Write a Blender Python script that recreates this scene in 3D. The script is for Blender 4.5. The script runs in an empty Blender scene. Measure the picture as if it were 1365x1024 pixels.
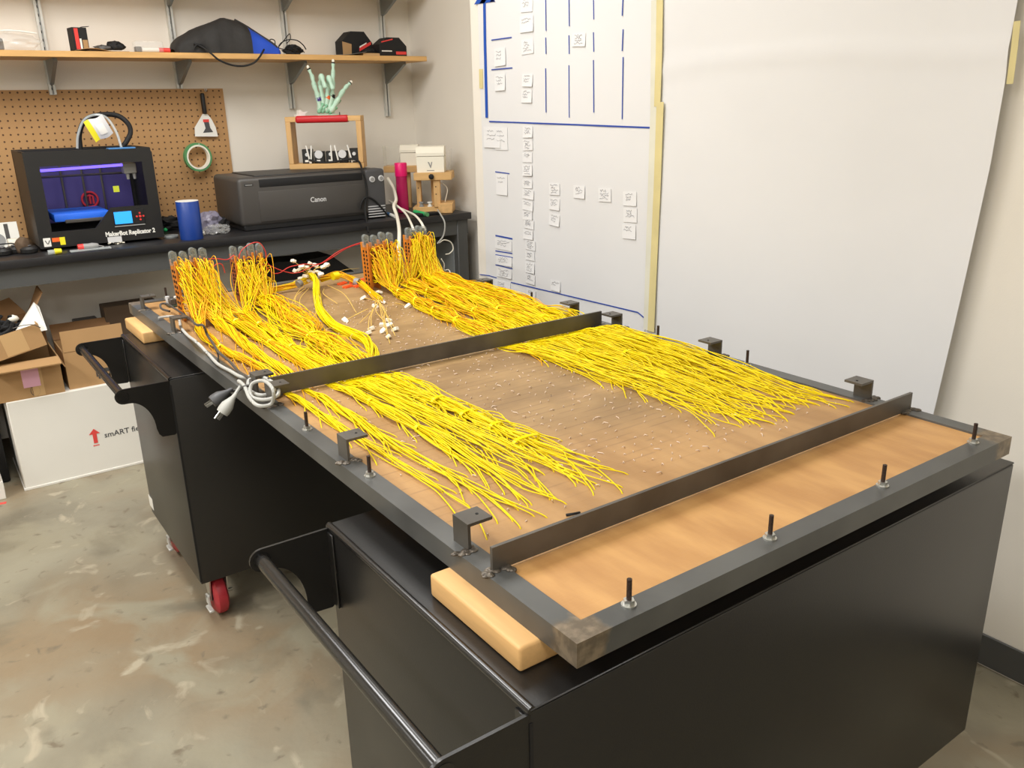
import bpy, bmesh, math, random
import numpy as np
from mathutils import Vector, Matrix, Euler
random.seed(7)
rng = np.random.default_rng(7)
PI = math.pi
sc = bpy.context.scene
col = sc.collection

# ---------------------------------------------------------------- camera, world, lights, exposure
FPX = 1118.62
CAM = Vector((-0.55868, -0.67130, 0.62620 + 0.876))
ROT = (Matrix.Rotation(-0.618403, 3, 'Z') @ Matrix.Rotation(0.021045, 3, 'Y') @ Matrix.Rotation(1.249219, 3, 'X'))
cd = bpy.data.cameras.new('camera')
cd.sensor_width = 36
cd.lens = FPX / 1365 * 36
cd.clip_start = 0.02
camera = bpy.data.objects.new('camera', cd)
camera.matrix_world = Matrix.Translation(CAM) @ ROT.to_4x4()
col.objects.link(camera)
sc.camera = camera

world = bpy.data.worlds.new('world')
sc.world = world
world.use_nodes = True
world.node_tree.nodes['Background'].inputs[0].default_value = (1, .93, .84, 1)
world.node_tree.nodes['Background'].inputs[1].default_value = 0.05

def area(name, loc, size, power, color=(1, .955, .89), rot=(0, 0, 0)):
    l = bpy.data.lights.new(name, 'AREA')
    l.shape = 'RECTANGLE'
    l.size, l.size_y = size
    l.energy = power
    l.color = color
    o = bpy.data.objects.new(name, l)
    o.location = loc
    o.rotation_euler = rot
    col.objects.link(o)
    return o
for x, y, e in [(-2.7, -2.2, 30), (-0.7, -2.4, 30), (-2.7, 0.2, 44), (-0.6, 0.1, 17), (-2.5, 2.0, 72), (-0.3, 2.0, 46), (0.9, 2.2, 17)]:
    area('ceiling_lamp', (x, y, 2.86), (0.6, 1.2), e, (1, .992, .98))
sc.view_settings.view_transform = 'Standard'
sc.view_settings.look = 'None'
sc.view_settings.gamma = 1
sc.view_settings.use_curve_mapping = False
sc.view_settings.exposure = 0.0

T = 0.876           # height of the panel's steel frame
BX, BY = 1.614, 3.95  # right wall (papers), back wall
AX = 2.01           # right wall of the bench recess
BZ = 0.949          # bench top
BF = 3.25           # bench front

def P(px, py, **k):
    """the point of the plane x=, y= or z= that lies at a pixel of the photograph"""
    d = ROT @ Vector((px - 682.5, -(py - 512), -FPX))
    a = 'xyz'.index(list(k)[0])
    t = (list(k.values())[0] - CAM[a]) / d[a]
    return CAM + d * t

# ---------------------------------------------------------------- materials
def mat(name, rgb, rough=.5, metal=0., noise=0., nscale=8., stretch=(1, 1, 1), bump=0., bscale=60., rgb2=None,
        spec=.5, alpha=1., trans=0., emit=None, estr=0., coat=0., detail=4., lo=.35, hi=.65, rvar=0.):
    m = bpy.data.materials.new(name)
    m.use_nodes = True
    nt = m.node_tree
    b = nt.nodes['Principled BSDF']
    b.inputs['Base Color'].default_value = (*rgb, 1)
    b.inputs['Roughness'].default_value = rough
    b.inputs['Metallic'].default_value = metal
    b.inputs['Specular IOR Level'].default_value = spec
    b.inputs['Alpha'].default_value = alpha
    b.inputs['Transmission Weight'].default_value = trans
    b.inputs['Coat Weight'].default_value = coat
    if emit:
        b.inputs['Emission Color'].default_value = (*emit, 1)
        b.inputs['Emission Strength'].default_value = estr
    if noise or bump or rvar:
        tc = nt.nodes.new('ShaderNodeTexCoord')
        mp = nt.nodes.new('ShaderNodeMapping')
        mp.inputs['Scale'].default_value = stretch
        nt.links.new(tc.outputs['Object'], mp.inputs['Vector'])
    if noise or rvar:
        n = nt.nodes.new('ShaderNodeTexNoise')
        n.inputs['Scale'].default_value = nscale
        n.inputs['Detail'].default_value = detail
        nt.links.new(mp.outputs[0], n.inputs['Vector'])
        if noise:
            r = nt.nodes.new('ShaderNodeValToRGB')
            c2 = rgb2 or tuple(max(0, c * (1 - noise)) for c in rgb)
            r.color_ramp.elements[0].position = lo
            r.color_ramp.elements[1].position = hi
            r.color_ramp.elements[0].color = (*c2, 1)
            r.color_ramp.elements[1].color = (*rgb, 1)
            nt.links.new(n.outputs['Fac'], r.inputs['Fac'])
            nt.links.new(r.outputs['Color'], b.inputs['Base Color'])
        if rvar:
            mr = nt.nodes.new('ShaderNodeMapRange')
            mr.inputs['To Min'].default_value = max(.02, rough - rvar)
            mr.inputs['To Max'].default_value = min(1, rough + rvar)
            nt.links.new(n.outputs['Fac'], mr.inputs['Value'])
            nt.links.new(mr.outputs[0], b.inputs['Roughness'])
    if bump:
        n2 = nt.nodes.new('ShaderNodeTexNoise')
        n2.inputs['Scale'].default_value = bscale
        n2.inputs['Detail'].default_value = 3
        nt.links.new(mp.outputs[0], n2.inputs['Vector'])
        bp = nt.nodes.new('ShaderNodeBump')
        bp.inputs['Strength'].default_value = bump
        bp.inputs['Distance'].default_value = .01
        nt.links.new(n2.outputs['Fac'], bp.inputs['Height'])
        nt.links.new(bp.outputs[0], b.inputs['Normal'])
    return m

def s(r, g, b):      # sRGB 0-255 -> linear
    f = lambda c: (c / 255 / 12.92) if c / 255 <= .04045 else ((c / 255 + .055) / 1.055) ** 2.4
    return (f(r), f(g), f(b))

M = {}
M['wall'] = mat('wall_paint', s(237, 231, 219), .7, noise=.04, nscale=1.5, bump=.03, bscale=180)
M['ceil'] = mat('ceiling_paint', s(225, 220, 208), .9)
M['rubber'] = mat('baseboard_rubber', s(74, 74, 72), .5)
M['paper'] = mat('paper', s(227, 227, 227), .65, noise=.03, nscale=2, bump=.3, bscale=3)
M['notepaper'] = mat('note_paper', s(231, 231, 231), .7)
M['ink'] = mat('ink', s(140, 140, 144), .8)
M['blueline'] = mat('blue_marker', s(45, 75, 165), .6)
M['bluearrow'] = mat('blue_tape', s(25, 80, 175), .6)
M['masking'] = mat('masking_tape', s(222, 208, 150), .7, noise=.12, nscale=9)
M['maskingpale'] = mat('pale_masking_tape', s(224, 222, 205), .7, noise=.08, nscale=9)
M['black'] = mat('black_powder_coat', s(26, 25, 24), .33, bump=.03, bscale=300, spec=.55)
M['blackgloss'] = mat('black_bar', s(30, 29, 28), .22, spec=.6)
M['steel'] = mat('mill_scale_steel', s(98, 96, 92), .42, .75, noise=.45, nscale=7, stretch=(1, 1, 1), rgb2=s(74, 72, 69), rvar=.12)
M['steelbar'] = mat('dark_steel_bar', s(100, 96, 89), .42, .35, noise=.3, nscale=9, rgb2=s(80, 76, 70), rvar=.1)
M['weld'] = mat('weld_bead', s(120, 112, 102), .45, .7, noise=.5, nscale=60, bump=.5, bscale=120)
M['rust'] = mat('ground_weld', s(122, 106, 88), .6, .35, noise=.35, nscale=25, rgb2=s(84, 74, 64))
M['zinc'] = mat('zinc', s(200, 200, 195), .3, .9)
M['thread'] = mat('threaded_rod', s(66, 52, 44), .5, .6, bump=.4, bscale=400)
M['wood'] = mat('pine', s(226, 180, 118), .55, noise=.16, nscale=6, stretch=(9, 1, 9))
M['woodz'] = mat('pine_upright', s(222, 178, 118), .55, noise=.16, nscale=6, stretch=(9, 9, 1))
M['woodx'] = mat('pine_long', s(224, 180, 118), .55, noise=.14, nscale=5, stretch=(1, 9, 9))
M['plyedge'] = mat('shelf_wood', s(226, 178, 112), .5, noise=.18, nscale=5, stretch=(1, 8, 8))
M['endgrain'] = mat('end_grain', s(196, 150, 98), .7, noise=.3, nscale=30, stretch=(1, 1, 3))
M['galv'] = mat('galvanised_steel', s(214, 215, 210), .4, .25, noise=.1, nscale=20)
M['bracketgrey'] = mat('grey_bracket', s(140, 146, 146), .45, .5)
M['yellow'] = mat('yellow_wire', s(238, 212, 4), .5, spec=.25)
M['yellow_warm_lit'] = mat('yellow_wire_warm_lit', s(230, 168, 12), .5, spec=.25)  # oranger copy of the yellow wire, with the far end's warm light in its colour
M['oldwire'] = mat('tan_wire', s(226, 190, 96), .5)
M['tie'] = mat('yellow_cable_tie', s(255, 238, 20), .3)
M['red'] = mat('red_wire', s(205, 52, 48), .4)
M['pcb'] = mat('orange_board', s(214, 128, 34), .5, noise=.2, nscale=40)
M['pcbdark'] = mat('copper_board', s(176, 96, 48), .5, noise=.3, nscale=60, rgb2=s(120, 62, 30))
M['clear'] = mat('clear_plastic', s(205, 212, 212), .12, alpha=.5)
M['clip'] = mat('smoky_clear_clip', s(170, 178, 175), .1, alpha=.38, spec=.8)
M['film'] = mat('clear_film', s(235, 235, 232), .1, alpha=.22, spec=.8)
M['acrylic'] = mat('acrylic_sheet', s(226, 224, 208), .06, alpha=.16, spec=.8)
M['white'] = mat('white_plastic', s(238, 236, 228), .45)
M['cream'] = mat('cream_card', s(246, 241, 224), .55)
M['black_plastic'] = mat('black_plastic', s(26, 26, 26), .5)
M['matteblack'] = mat('matte_black', s(17, 17, 18), .7)
M['charcoal'] = mat('charcoal_plastic', s(72, 69, 66), .42)
M['charcoal2'] = mat('dark_lid_plastic', s(46, 45, 44), .5)
M['grey'] = mat('grey_plastic', s(150, 150, 148), .5)
M['greycable'] = mat('grey_cable', s(178, 178, 172), .5)
M['darkgrey'] = mat('dark_grey_plastic', s(74, 74, 76), .5)
M['benchtop'] = mat('bench_resin', s(34, 34, 36), .38)
M['benchgrey'] = mat('bench_steel', s(76, 77, 76), .5)
M['benchgrey2'] = mat('bench_steel_pale', s(120, 124, 124), .5)
M['card'] = mat('cardboard', s(180, 142, 96), .8, noise=.08, nscale=5)
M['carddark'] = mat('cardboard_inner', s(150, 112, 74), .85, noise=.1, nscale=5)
M['packtape'] = mat('packing_tape', s(200, 164, 116), .35)
M['pink'] = mat('pink_note', s(232, 178, 200), .7)
M['whitebox'] = mat('white_board_box', s(232, 229, 220), .5, noise=.04, nscale=3)
M['arrowred'] = mat('red_print', s(222, 72, 66), .6)
M['castered'] = mat('red_polyurethane', s(165, 42, 52), .4)
M['blue'] = mat('blue_plastic', s(28, 62, 140), .35)
M['bluebag'] = mat('blue_fabric', s(30, 76, 190), .7)
M['blackbag'] = mat('black_fabric', s(46, 44, 42), .75, noise=.3, nscale=12, bump=.6, bscale=18)
M['redtube'] = mat('red_cover', s(200, 30, 38), .4)
M['mint'] = mat('mint_print', s(190, 224, 202), .5)
M['mintdark'] = mat('green_print', s(128, 186, 150), .5)
M['orange'] = mat('orange_plastic', s(238, 106, 44), .5)
M['purple'] = mat('purple_plastic', s(72, 50, 130), .5)
M['pinkclear'] = mat('pink_tumbler', s(196, 24, 96), .2, alpha=.85)
M['pinkcap'] = mat('pink_cap', s(235, 20, 110), .35)
M['greentape'] = mat('green_tape', s(88, 150, 96), .5)
M['greentube'] = mat('green_tube', s(40, 190, 110), .35)
M['screen'] = mat('blue_lcd', s(50, 150, 230), .3, emit=s(40, 150, 240), estr=.9)
M['bluetape'] = mat('blue_painters_tape', s(70, 130, 190), .6)
M['platetape'] = mat('blue_plate_tape', s(40, 110, 235), .5)
M['violet'] = mat('violet_interior', s(66, 58, 120), .5)
M['violetlight'] = mat('violet_led', s(140, 120, 255), .3, emit=s(110, 90, 255), estr=2.2)
M['redlogo'] = mat('red_ring', s(190, 45, 60), .5)
M['yellowplastic'] = mat('yellow_plastic', s(238, 226, 40), .5)
M['limecube'] = mat('lime_sticker', s(190, 200, 50), .6)
M['redplastic'] = mat('red_plastic', s(226, 66, 60), .4)
M['orangeclip'] = mat('orange_clip', s(245, 98, 40), .45)
M['connector'] = mat('cream_connector', s(246, 240, 222), .5)
M['lead'] = mat('tinned_lead', s(240, 218, 200), .4)
M['silver'] = mat('silver_print', s(215, 215, 215), .4)
M['brownbox'] = mat('brown_box', s(92, 74, 56), .8)
M['ledge'] = mat('green_circuit', s(70, 84, 64), .5)

def nt_of(name, rough):
    m = bpy.data.materials.new(name); m.use_nodes = True
    b = m.node_tree.nodes['Principled BSDF']; b.inputs['Roughness'].default_value = rough
    return m, m.node_tree, b

def floor_mat():
    m, nt, b = nt_of('concrete', .42)
    N, L = nt.nodes.new, nt.links.new
    tc = N('ShaderNodeTexCoord')
    def noise(sc_, det, dist=0., off=0.):
        mp = N('ShaderNodeMapping'); mp.inputs['Location'].default_value = (off, off * .7, 0)
        L(tc.outputs['Object'], mp.inputs[0])
        n = N('ShaderNodeTexNoise'); n.inputs['Scale'].default_value = sc_; n.inputs['Detail'].default_value = det
        n.inputs['Distortion'].default_value = dist; L(mp.outputs[0], n.inputs['Vector']); return n.outputs['Fac']
    def ramp(f, a, c):
        r = N('ShaderNodeMapRange'); r.inputs['From Min'].default_value = a; r.inputs['From Max'].default_value = c
        L(f, r.inputs['Value']); return r.outputs[0]
    def mix(f, c1, c2):
        x = N('ShaderNodeMix'); x.data_type = 'RGBA'; L(f, x.inputs['Factor'])
        for i, c in ((6, c1), (7, c2)):
            if isinstance(c, tuple): x.inputs[i].default_value = (*c, 1)
            else: L(c, x.inputs[i])
        return x.outputs[2]
    c = mix(ramp(noise(1.6, 9, .4), .36, .64), s(124, 117, 100), s(156, 150, 130))
    c = mix(ramp(noise(1.1, 8, .4, 3.3), .48, .66), c, s(142, 124, 98))
    c = mix(ramp(noise(3.4, 9, .6, 5.3), .5, .62), c, s(150, 143, 122))
    c = mix(ramp(noise(7, 9, .9, 7.1), .60, .68), c, s(172, 162, 140))
    c = mix(ramp(noise(2.6, 9, .5, 11.7), .57, .72), c, s(116, 109, 92))
    c = mix(ramp(noise(18, 6, .5, 2.7), .62, .72), c, s(118, 108, 90))
    c = mix(ramp(noise(60, 3, 0, 1.7), .35, .75), c, c)
    L(c, b.inputs['Base Color'])
    rr = N('ShaderNodeMapRange'); rr.inputs['To Min'].default_value = .3; rr.inputs['To Max'].default_value = .6
    L(noise(4, 5), rr.inputs['Value']); L(rr.outputs[0], b.inputs['Roughness'])
    bp = N('ShaderNodeBump'); bp.inputs['Strength'].default_value = .12; bp.inputs['Distance'].default_value = .01
    L(noise(30, 6), bp.inputs['Height']); L(bp.outputs[0], b.inputs['Normal'])
    return m
M['floor'] = floor_mat()

def panel_mat():
    """hardboard: tan edges, a browner scorched and handled middle, fine grain and rows"""
    m, nt, b = nt_of('hardboard', .5)
    N, L = nt.nodes.new, nt.links.new
    tc = N('ShaderNodeTexCoord')
    sep = N('ShaderNodeSeparateXYZ'); L(tc.outputs['Object'], sep.inputs[0])
    def noise(scale, det, stretch=(1, 1, 1)):
        mp = N('ShaderNodeMapping'); mp.inputs['Scale'].default_value = stretch; L(tc.outputs['Object'], mp.inputs[0])
        n = N('ShaderNodeTexNoise'); n.inputs['Scale'].default_value = scale; n.inputs['Detail'].default_value = det
        L(mp.outputs[0], n.inputs['Vector']); return n.outputs['Fac']
    def rng_(f, a, c, ta=0., tb=1.):
        r = N('ShaderNodeMapRange'); r.inputs['From Min'].default_value = a; r.inputs['From Max'].default_value = c
        r.inputs['To Min'].default_value = ta; r.inputs['To Max'].default_value = tb
        r.interpolation_type = 'SMOOTHSTEP'; L(f, r.inputs['Value']); return r.outputs[0]
    def math_(op, a, c):
        x = N('ShaderNodeMath'); x.operation = op
        for i, v in ((0, a), (1, c)):
            if isinstance(v, float): x.inputs[i].default_value = v
            else: L(v, x.inputs[i])
        return x.outputs[0]
    def mix(f, c1, c2):
        x = N('ShaderNodeMix'); x.data_type = 'RGBA'; L(f, x.inputs['Factor'])
        for i, c in ((6, c1), (7, c2)):
            if isinstance(c, tuple): x.inputs[i].default_value = (*c, 1)
            else: L(c, x.inputs[i])
        return x.outputs[2]
    n1 = noise(3.0, 6)
    yv = math_('ADD', sep.outputs['Y'], math_('MULTIPLY', n1, .35))
    inner = math_('MULTIPLY', math_('MULTIPLY', rng_(yv, .46, .85), rng_(sep.outputs['X'], .10, .3)), rng_(sep.outputs['X'], 1.02, .85))
    base = mix(rng_(noise(3.5, 8, (5, 1.3, 1)), .3, .72), s(182, 134, 80), s(208, 160, 100))
    worn = mix(rng_(noise(3.5, 8, (5, 1.3, 1)), .3, .72), s(162, 122, 74), s(188, 147, 95))
    base = mix(rng_(sep.outputs['Y'], .19, .23), base, worn)
    dark = mix(rng_(noise(7, 8, (1, 1.6, 1)), .3, .75), s(140, 111, 72), s(168, 136, 91))
    c = mix(inner, base, dark)
    # scuffed paler smears
    sm = rng_(noise(2.2, 9, (1, 2, 1)), .6, .74)
    c = mix(math_('MULTIPLY', sm, .45), c, s(206, 168, 122))
    # drilled rows: faint darker lines along X at the pitch of the drilled grid
    row = math_('PINGPONG', sep.outputs['Y'], .0125)
    rl = rng_(row, .0035, .0008)
    rl = math_('MULTIPLY', math_('MULTIPLY', rl, rng_(noise(40, 2, (.3, 1, 1)), .42, .6)), rng_(sep.outputs['Y'], .28, .4))
    c = mix(math_('MULTIPLY', rl, .3), c, s(96, 62, 40))
    L(c, b.inputs['Base Color'])
    bp = N('ShaderNodeBump'); bp.inputs['Strength'].default_value = .1; bp.inputs['Distance'].default_value = .004
    L(noise(40, 4, (1, 6, 1)), bp.inputs['Height']); L(bp.outputs[0], b.inputs['Normal'])
    return m
M['panel'] = panel_mat()

def peg_mat():
    m, nt, b = nt_of('pegboard', .65)
    N, L = nt.nodes.new, nt.links.new
    tc = N('ShaderNodeTexCoord'); sep = N('ShaderNodeSeparateXYZ'); L(tc.outputs['Object'], sep.inputs[0])
    def mt(op, a, c=None):
        x = N('ShaderNodeMath'); x.operation = op
        for i, v in ((0, a), (1, c)):
            if v is None: continue
            if isinstance(v, (int, float)): x.inputs[i].default_value = v
            else: L(v, x.inputs[i])
        return x.outputs[0]
    pitch = .0305
    u = mt('SUBTRACT', mt('FRACT', mt('DIVIDE', sep.outputs['X'], pitch)), .5)
    v = mt('SUBTRACT', mt('FRACT', mt('DIVIDE', sep.outputs['Z'], pitch)), .5)
    r = mt('SQRT', mt('ADD', mt('MULTIPLY', u, u), mt('MULTIPLY', v, v)))
    h = mt('LESS_THAN', r, .14)
    n = N('ShaderNodeTexNoise'); n.inputs['Scale'].default_value = 4; L(tc.outputs['Object'], n.inputs['Vector'])
    rp = N('ShaderNodeValToRGB'); rp.color_ramp.elements[0].color = (*s(172, 131, 84), 1); rp.color_ramp.elements[1].color = (*s(190, 148, 98), 1)
    L(n.outputs['Fac'], rp.inputs[0])
    x = N('ShaderNodeMix'); x.data_type = 'RGBA'; L(h, x.inputs['Factor']); L(rp.outputs[0], x.inputs[6]); x.inputs[7].default_value = (*s(84, 54, 32), 1)
    L(x.outputs[2], b.inputs['Base Color'])
    return m
M['peg'] = peg_mat()

# ---------------------------------------------------------------- geometry helpers
class MB:
    def __init__(self):
        self.bm = bmesh.new()
    def box(self, x0, x1, y0, y1, z0, z1, bev=0., seg=2, X=None):
        bm = bmesh.new() if bev else self.bm
        vs = [bm.verts.new((x, y, z)) for z in (z0, z1) for y in (y0, y1) for x in (x0, x1)]
        for f in ((0, 2, 3, 1), (4, 5, 7, 6), (0, 1, 5, 4), (2, 6, 7, 3), (0, 4, 6, 2), (1, 3, 7, 5)):
            bm.faces.new([vs[i] for i in f])
        if bev:
            bmesh.ops.bevel(bm, geom=bm.edges[:], offset=bev, segments=seg, affect='EDGES', profile=.5)
            if X is not None: bmesh.ops.transform(bm, matrix=X, verts=bm.verts[:])
            self._join(bm)
        elif X is not None:
            bmesh.ops.transform(bm, matrix=X, verts=vs)
        return self
    def _join(self, bm):
        me = bpy.data.meshes.new('tmp'); bm.to_mesh(me); bm.free()
        self.bm.from_mesh(me); bpy.data.meshes.remove(me)
    def hexa(self, bot, top):        # 4 bottom points, 4 top points (same winding)
        vs = [self.bm.verts.new(tuple(p)) for p in list(bot) + list(top)]
        for f in ((3, 2, 1, 0), (4, 5, 6, 7), (0, 1, 5, 4), (1, 2, 6, 5), (2, 3, 7, 6), (3, 0, 4, 7)):
            self.bm.faces.new([vs[i] for i in f])
        return self
    def prism(self, poly, h, X=Matrix()):    # polygon in XY extruded by h along Z, then X
        a = [self.bm.verts.new(X @ Vector((p[0], p[1], 0))) for p in poly]
        b = [self.bm.verts.new(X @ Vector((p[0], p[1], h))) for p in poly]
        n = len(poly)
        self.bm.faces.new(a[::-1]); self.bm.faces.new(b)
        for i in range(n):
            self.bm.faces.new((a[i], a[(i + 1) % n], b[(i + 1) % n], b[i]))
        return self
    def cyl(self, p0, p1, r0, r1=None, seg=16, cap=True):
        r1 = r0 if r1 is None else r1
        p0, p1 = Vector(p0), Vector(p1)
        q = (p1 - p0).to_track_quat('Z', 'Y').to_matrix()
        A, B = [], []
        for i in range(seg):
            d = q @ Vector((math.cos(2 * PI * i / seg), math.sin(2 * PI * i / seg), 0))
            A.append(self.bm.verts.new(p0 + d * r0)); B.append(self.bm.verts.new(p1 + d * r1))
        for i in range(seg):
            self.bm.faces.new((A[i], A[(i + 1) % seg], B[(i + 1) % seg], B[i]))
        if cap:
            self.bm.faces.new(A[::-1]); self.bm.faces.new(B)
        return self
    def lathe(self, prof, c, seg=24, X=Matrix()):    # profile of (r, z), about Z through c
        rings = []
        c = Vector(c)
        for r, z in prof:
            rings.append([self.bm.verts.new(c + X @ Vector((max(r, 1e-4) * math.cos(2 * PI * i / seg), max(r, 1e-4) * math.sin(2 * PI * i / seg), z))) for i in range(seg)])
        for a, b in zip(rings, rings[1:]):
            for i in range(seg):
                self.bm.faces.new((a[i], a[(i + 1) % seg], b[(i + 1) % seg], b[i]))
        if prof[0][0] < 2e-3 or True: self.bm.faces.new(rings[0][::-1])
        self.bm.faces.new(rings[-1])
        return self
    def tube(self, pts, r, seg=8, smooth=True, rs=None):
        pts = [Vector(p) for p in pts]
        if smooth: pts = spline(pts, 6)
        v, f = tube_arrays([np.array(pts)], r, seg, rs)
        vs = [self.bm.verts.new(p) for p in v]
        for q in f:
            try: self.bm.faces.new([vs[i] for i in q])
            except ValueError: pass
        return self
    def ball(self, c, r, X=None, seg=12, rings=8):
        Mx = Matrix.Translation(Vector(c)) @ (X or Matrix()) @ Matrix.Diagonal((*([r] * 3 if isinstance(r, (int, float)) else r), 1))
        bmesh.ops.create_uvsphere(self.bm, u_segments=seg, v_segments=rings, radius=1, matrix=Mx)
        return self
    def grid(self, fn, nu, nv, thick=0.):     # fn(u,v)->point; a sheet
        g = [[self.bm.verts.new(fn(i / nu, j / nv)) for j in range(nv + 1)] for i in range(nu + 1)]
        for i in range(nu):
            for j in range(nv):
                self.bm.faces.new((g[i][j], g[i + 1][j], g[i + 1][j + 1], g[i][j + 1]))
        if thick:
            bmesh.ops.recalc_face_normals(self.bm, faces=self.bm.faces[:])
            bmesh.ops.solidify(self.bm, geom=self.bm.faces[:], thickness=thick)
        return self
    def build(self, name, m, parent=None, local=False, smooth=True, angle=38, fix=True):
        if fix: bmesh.ops.recalc_face_normals(self.bm, faces=self.bm.faces[:])
        me = bpy.data.meshes.new(name)
        self.bm.to_mesh(me); self.bm.free()
        if parent is not None and not local:
            o_ = parent
            while o_.parent: o_ = o_.parent
            me.transform(Matrix.Translation(-o_.location))
        if smooth:
            me.shade_smooth(); me.set_sharp_from_angle(angle=math.radians(angle))
        return link(name, me, m, parent)

def link(name, me, m, parent=None):
    me.materials.clear()
    me.materials.append(M[m] if isinstance(m, str) else m)
    o = bpy.data.objects.new(name, me)
    col.objects.link(o)
    if parent is not None: o.parent = parent
    return o

def spline(pts, n=6):
    """Catmull-Rom through the points"""
    pts = [Vector(p) for p in pts]
    if len(pts) < 3: return pts
    out = []
    q = [pts[0] * 2 - pts[1]] + pts + [pts[-1] * 2 - pts[-2]]
    for i in range(1, len(q) - 2):
        a, b, c, d = q[i - 1:i + 3]
        for k in range(n):
            t = k / n
            out.append(.5 * ((2 * b) + (c - a) * t + (2 * a - 5 * b + 4 * c - d) * t * t + (3 * b - a - 3 * c + d) * t ** 3))
    out.append(pts[-1])
    return out

def tube_arrays(paths, r, seg=5, rs=None):
    V, Fc, off = [], [], 0
    ang = np.arange(seg) * 2 * PI / seg
    for p in paths:
        n = len(p)
        t = np.gradient(p, axis=0)
        t /= np.linalg.norm(t, axis=1, keepdims=True) + 1e-9
        up = np.where(np.abs(t[:, 2:3]) > .9, np.array([[0., 1, 0]]), np.array([[0., 0, 1]]))
        if np.abs(t[:, 2]).max() > .9 and np.abs(t[:, 2]).min() < .9:
            up = np.repeat(np.array([[.83, .21, .0]]), n, 0) if np.abs(t[:, 0]).max() < .8 else np.repeat(np.array([[0., 1, .1]]), n, 0)
        a = np.cross(t, up); a /= np.linalg.norm(a, axis=1, keepdims=True) + 1e-9
        b = np.cross(a, t)
        rr = np.full(n, r) if rs is None else np.interp(np.linspace(0, 1, n), np.linspace(0, 1, len(rs)), rs)
        ring = p[:, None, :] + rr[:, None, None] * (np.cos(ang)[None, :, None] * a[:, None, :] + np.sin(ang)[None, :, None] * b[:, None, :])
        V.append(ring.reshape(-1, 3))
        i = np.arange(n - 1)[:, None] * seg
        j = np.arange(seg)[None, :]
        jn = (j + 1) % seg
        q = np.stack([i + j, i + jn, i + seg + jn, i + seg + j], -1).reshape(-1, 4) + off
        Fc.extend(q.tolist())
        Fc.append([off + k for k in range(seg)][::-1]); Fc.append([off + (n - 1) * seg + k for k in range(seg)])
        off += n * seg
    return np.concatenate(V), Fc

def wires(name, paths, r, m, parent=None, seg=5, stuff=False):
    v, f = tube_arrays([np.array(p) for p in paths], r, seg)
    if parent is not None:
        o_ = parent
        while o_.parent: o_ = o_.parent
        v = v - np.array(o_.location)
    me = bpy.data.meshes.new(name)
    me.from_pydata(v.tolist(), [], f)
    me.shade_smooth()
    o = link(name, me, m, parent)
    if stuff: o['kind'] = 'stuff'
    return o

def tag(o, label, cat, group=None, kind=None):
    if label: o['label'] = label
    if cat: o['category'] = cat
    if group: o['group'] = group
    if kind: o['kind'] = kind
    return o

def thing(name, label, cat, loc=(0, 0, 0), rot=None, group=None):
    o = bpy.data.objects.new(name, None)
    o.empty_display_size = .05
    col.objects.link(o)
    o.location = loc
    if rot is not None: o.rotation_euler = rot
    return tag(o, label, cat, group)

def part(mb, name, m, parent, label=None, **k):
    o = mb.build(name, m, parent, **k)
    if label: o['label'] = label
    return o

def copy_tree(o, parent=None):
    c = o.copy(); col.objects.link(c)
    if parent is not None: c.parent = parent
    for ch in [x for x in bpy.data.objects if x.parent is o]:
        copy_tree(ch, c)
    return c

def text(name, body, size, m, parent, X, ext=.0004, bold=0., local=False, align='LEFT'):
    cu = bpy.data.curves.new(name, 'FONT')
    cu.body = body; cu.size = size; cu.extrude = ext; cu.align_x = align
    cu.offset = bold
    cu.resolution_u = 3
    tmp = bpy.data.objects.new('tmp', cu)
    me = bpy.data.meshes.new_from_object(tmp)
    bpy.data.objects.remove(tmp); bpy.data.curves.remove(cu)
    me.transform(X)
    if parent is not None and not local:
        o_ = parent
        while o_.parent: o_ = o_.parent
        me.transform(Matrix.Translation(-o_.location))
    me.name = name
    return link(name, me, m, parent)

def face_front(x, y, z):       # text frame on a plane facing -Y
    return Matrix.Translation((x, y, z)) @ Matrix.Rotation(PI / 2, 4, 'X')

def struct(mb, name, m, **k):
    o = mb.build(name, m, **k); o['kind'] = 'structure'; return o

# ---------------------------------------------------------------- the room
CZ = 2.9
struct(MB().box(-4.6, BX + .5, -4.2, BY + .1, -.1, 0), 'floor', 'floor')
struct(MB().box(-4.6, BX + .5, -4.2, BY + .1, CZ, CZ + .1), 'ceiling', 'ceil')
struct(MB().box(-4.6, AX + .1, BY, BY + .1, 0, CZ), 'wall_back', 'wall')
struct(MB().box(-4.7, -4.6, -4.2, BY + .1, 0, CZ), 'wall_left', 'wall')
struct(MB().box(-4.6, BX + .5, -4.3, -4.2, 0, CZ), 'wall_front', 'wall')
# the right wall, with the recess that takes the bench
struct(MB().prism([(BX, -4.2), (BX + .5, -4.2), (BX + .5, BY), (AX, BY), (AX, 2.695), (BX + .012, 2.695), (BX, 2.683)], CZ), 'wall_right', 'wall')
struct(MB().box(BX - .008, BX, -4.2, 2.683, .006, .1, .003, 1), 'baseboard_right', 'rubber')

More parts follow.
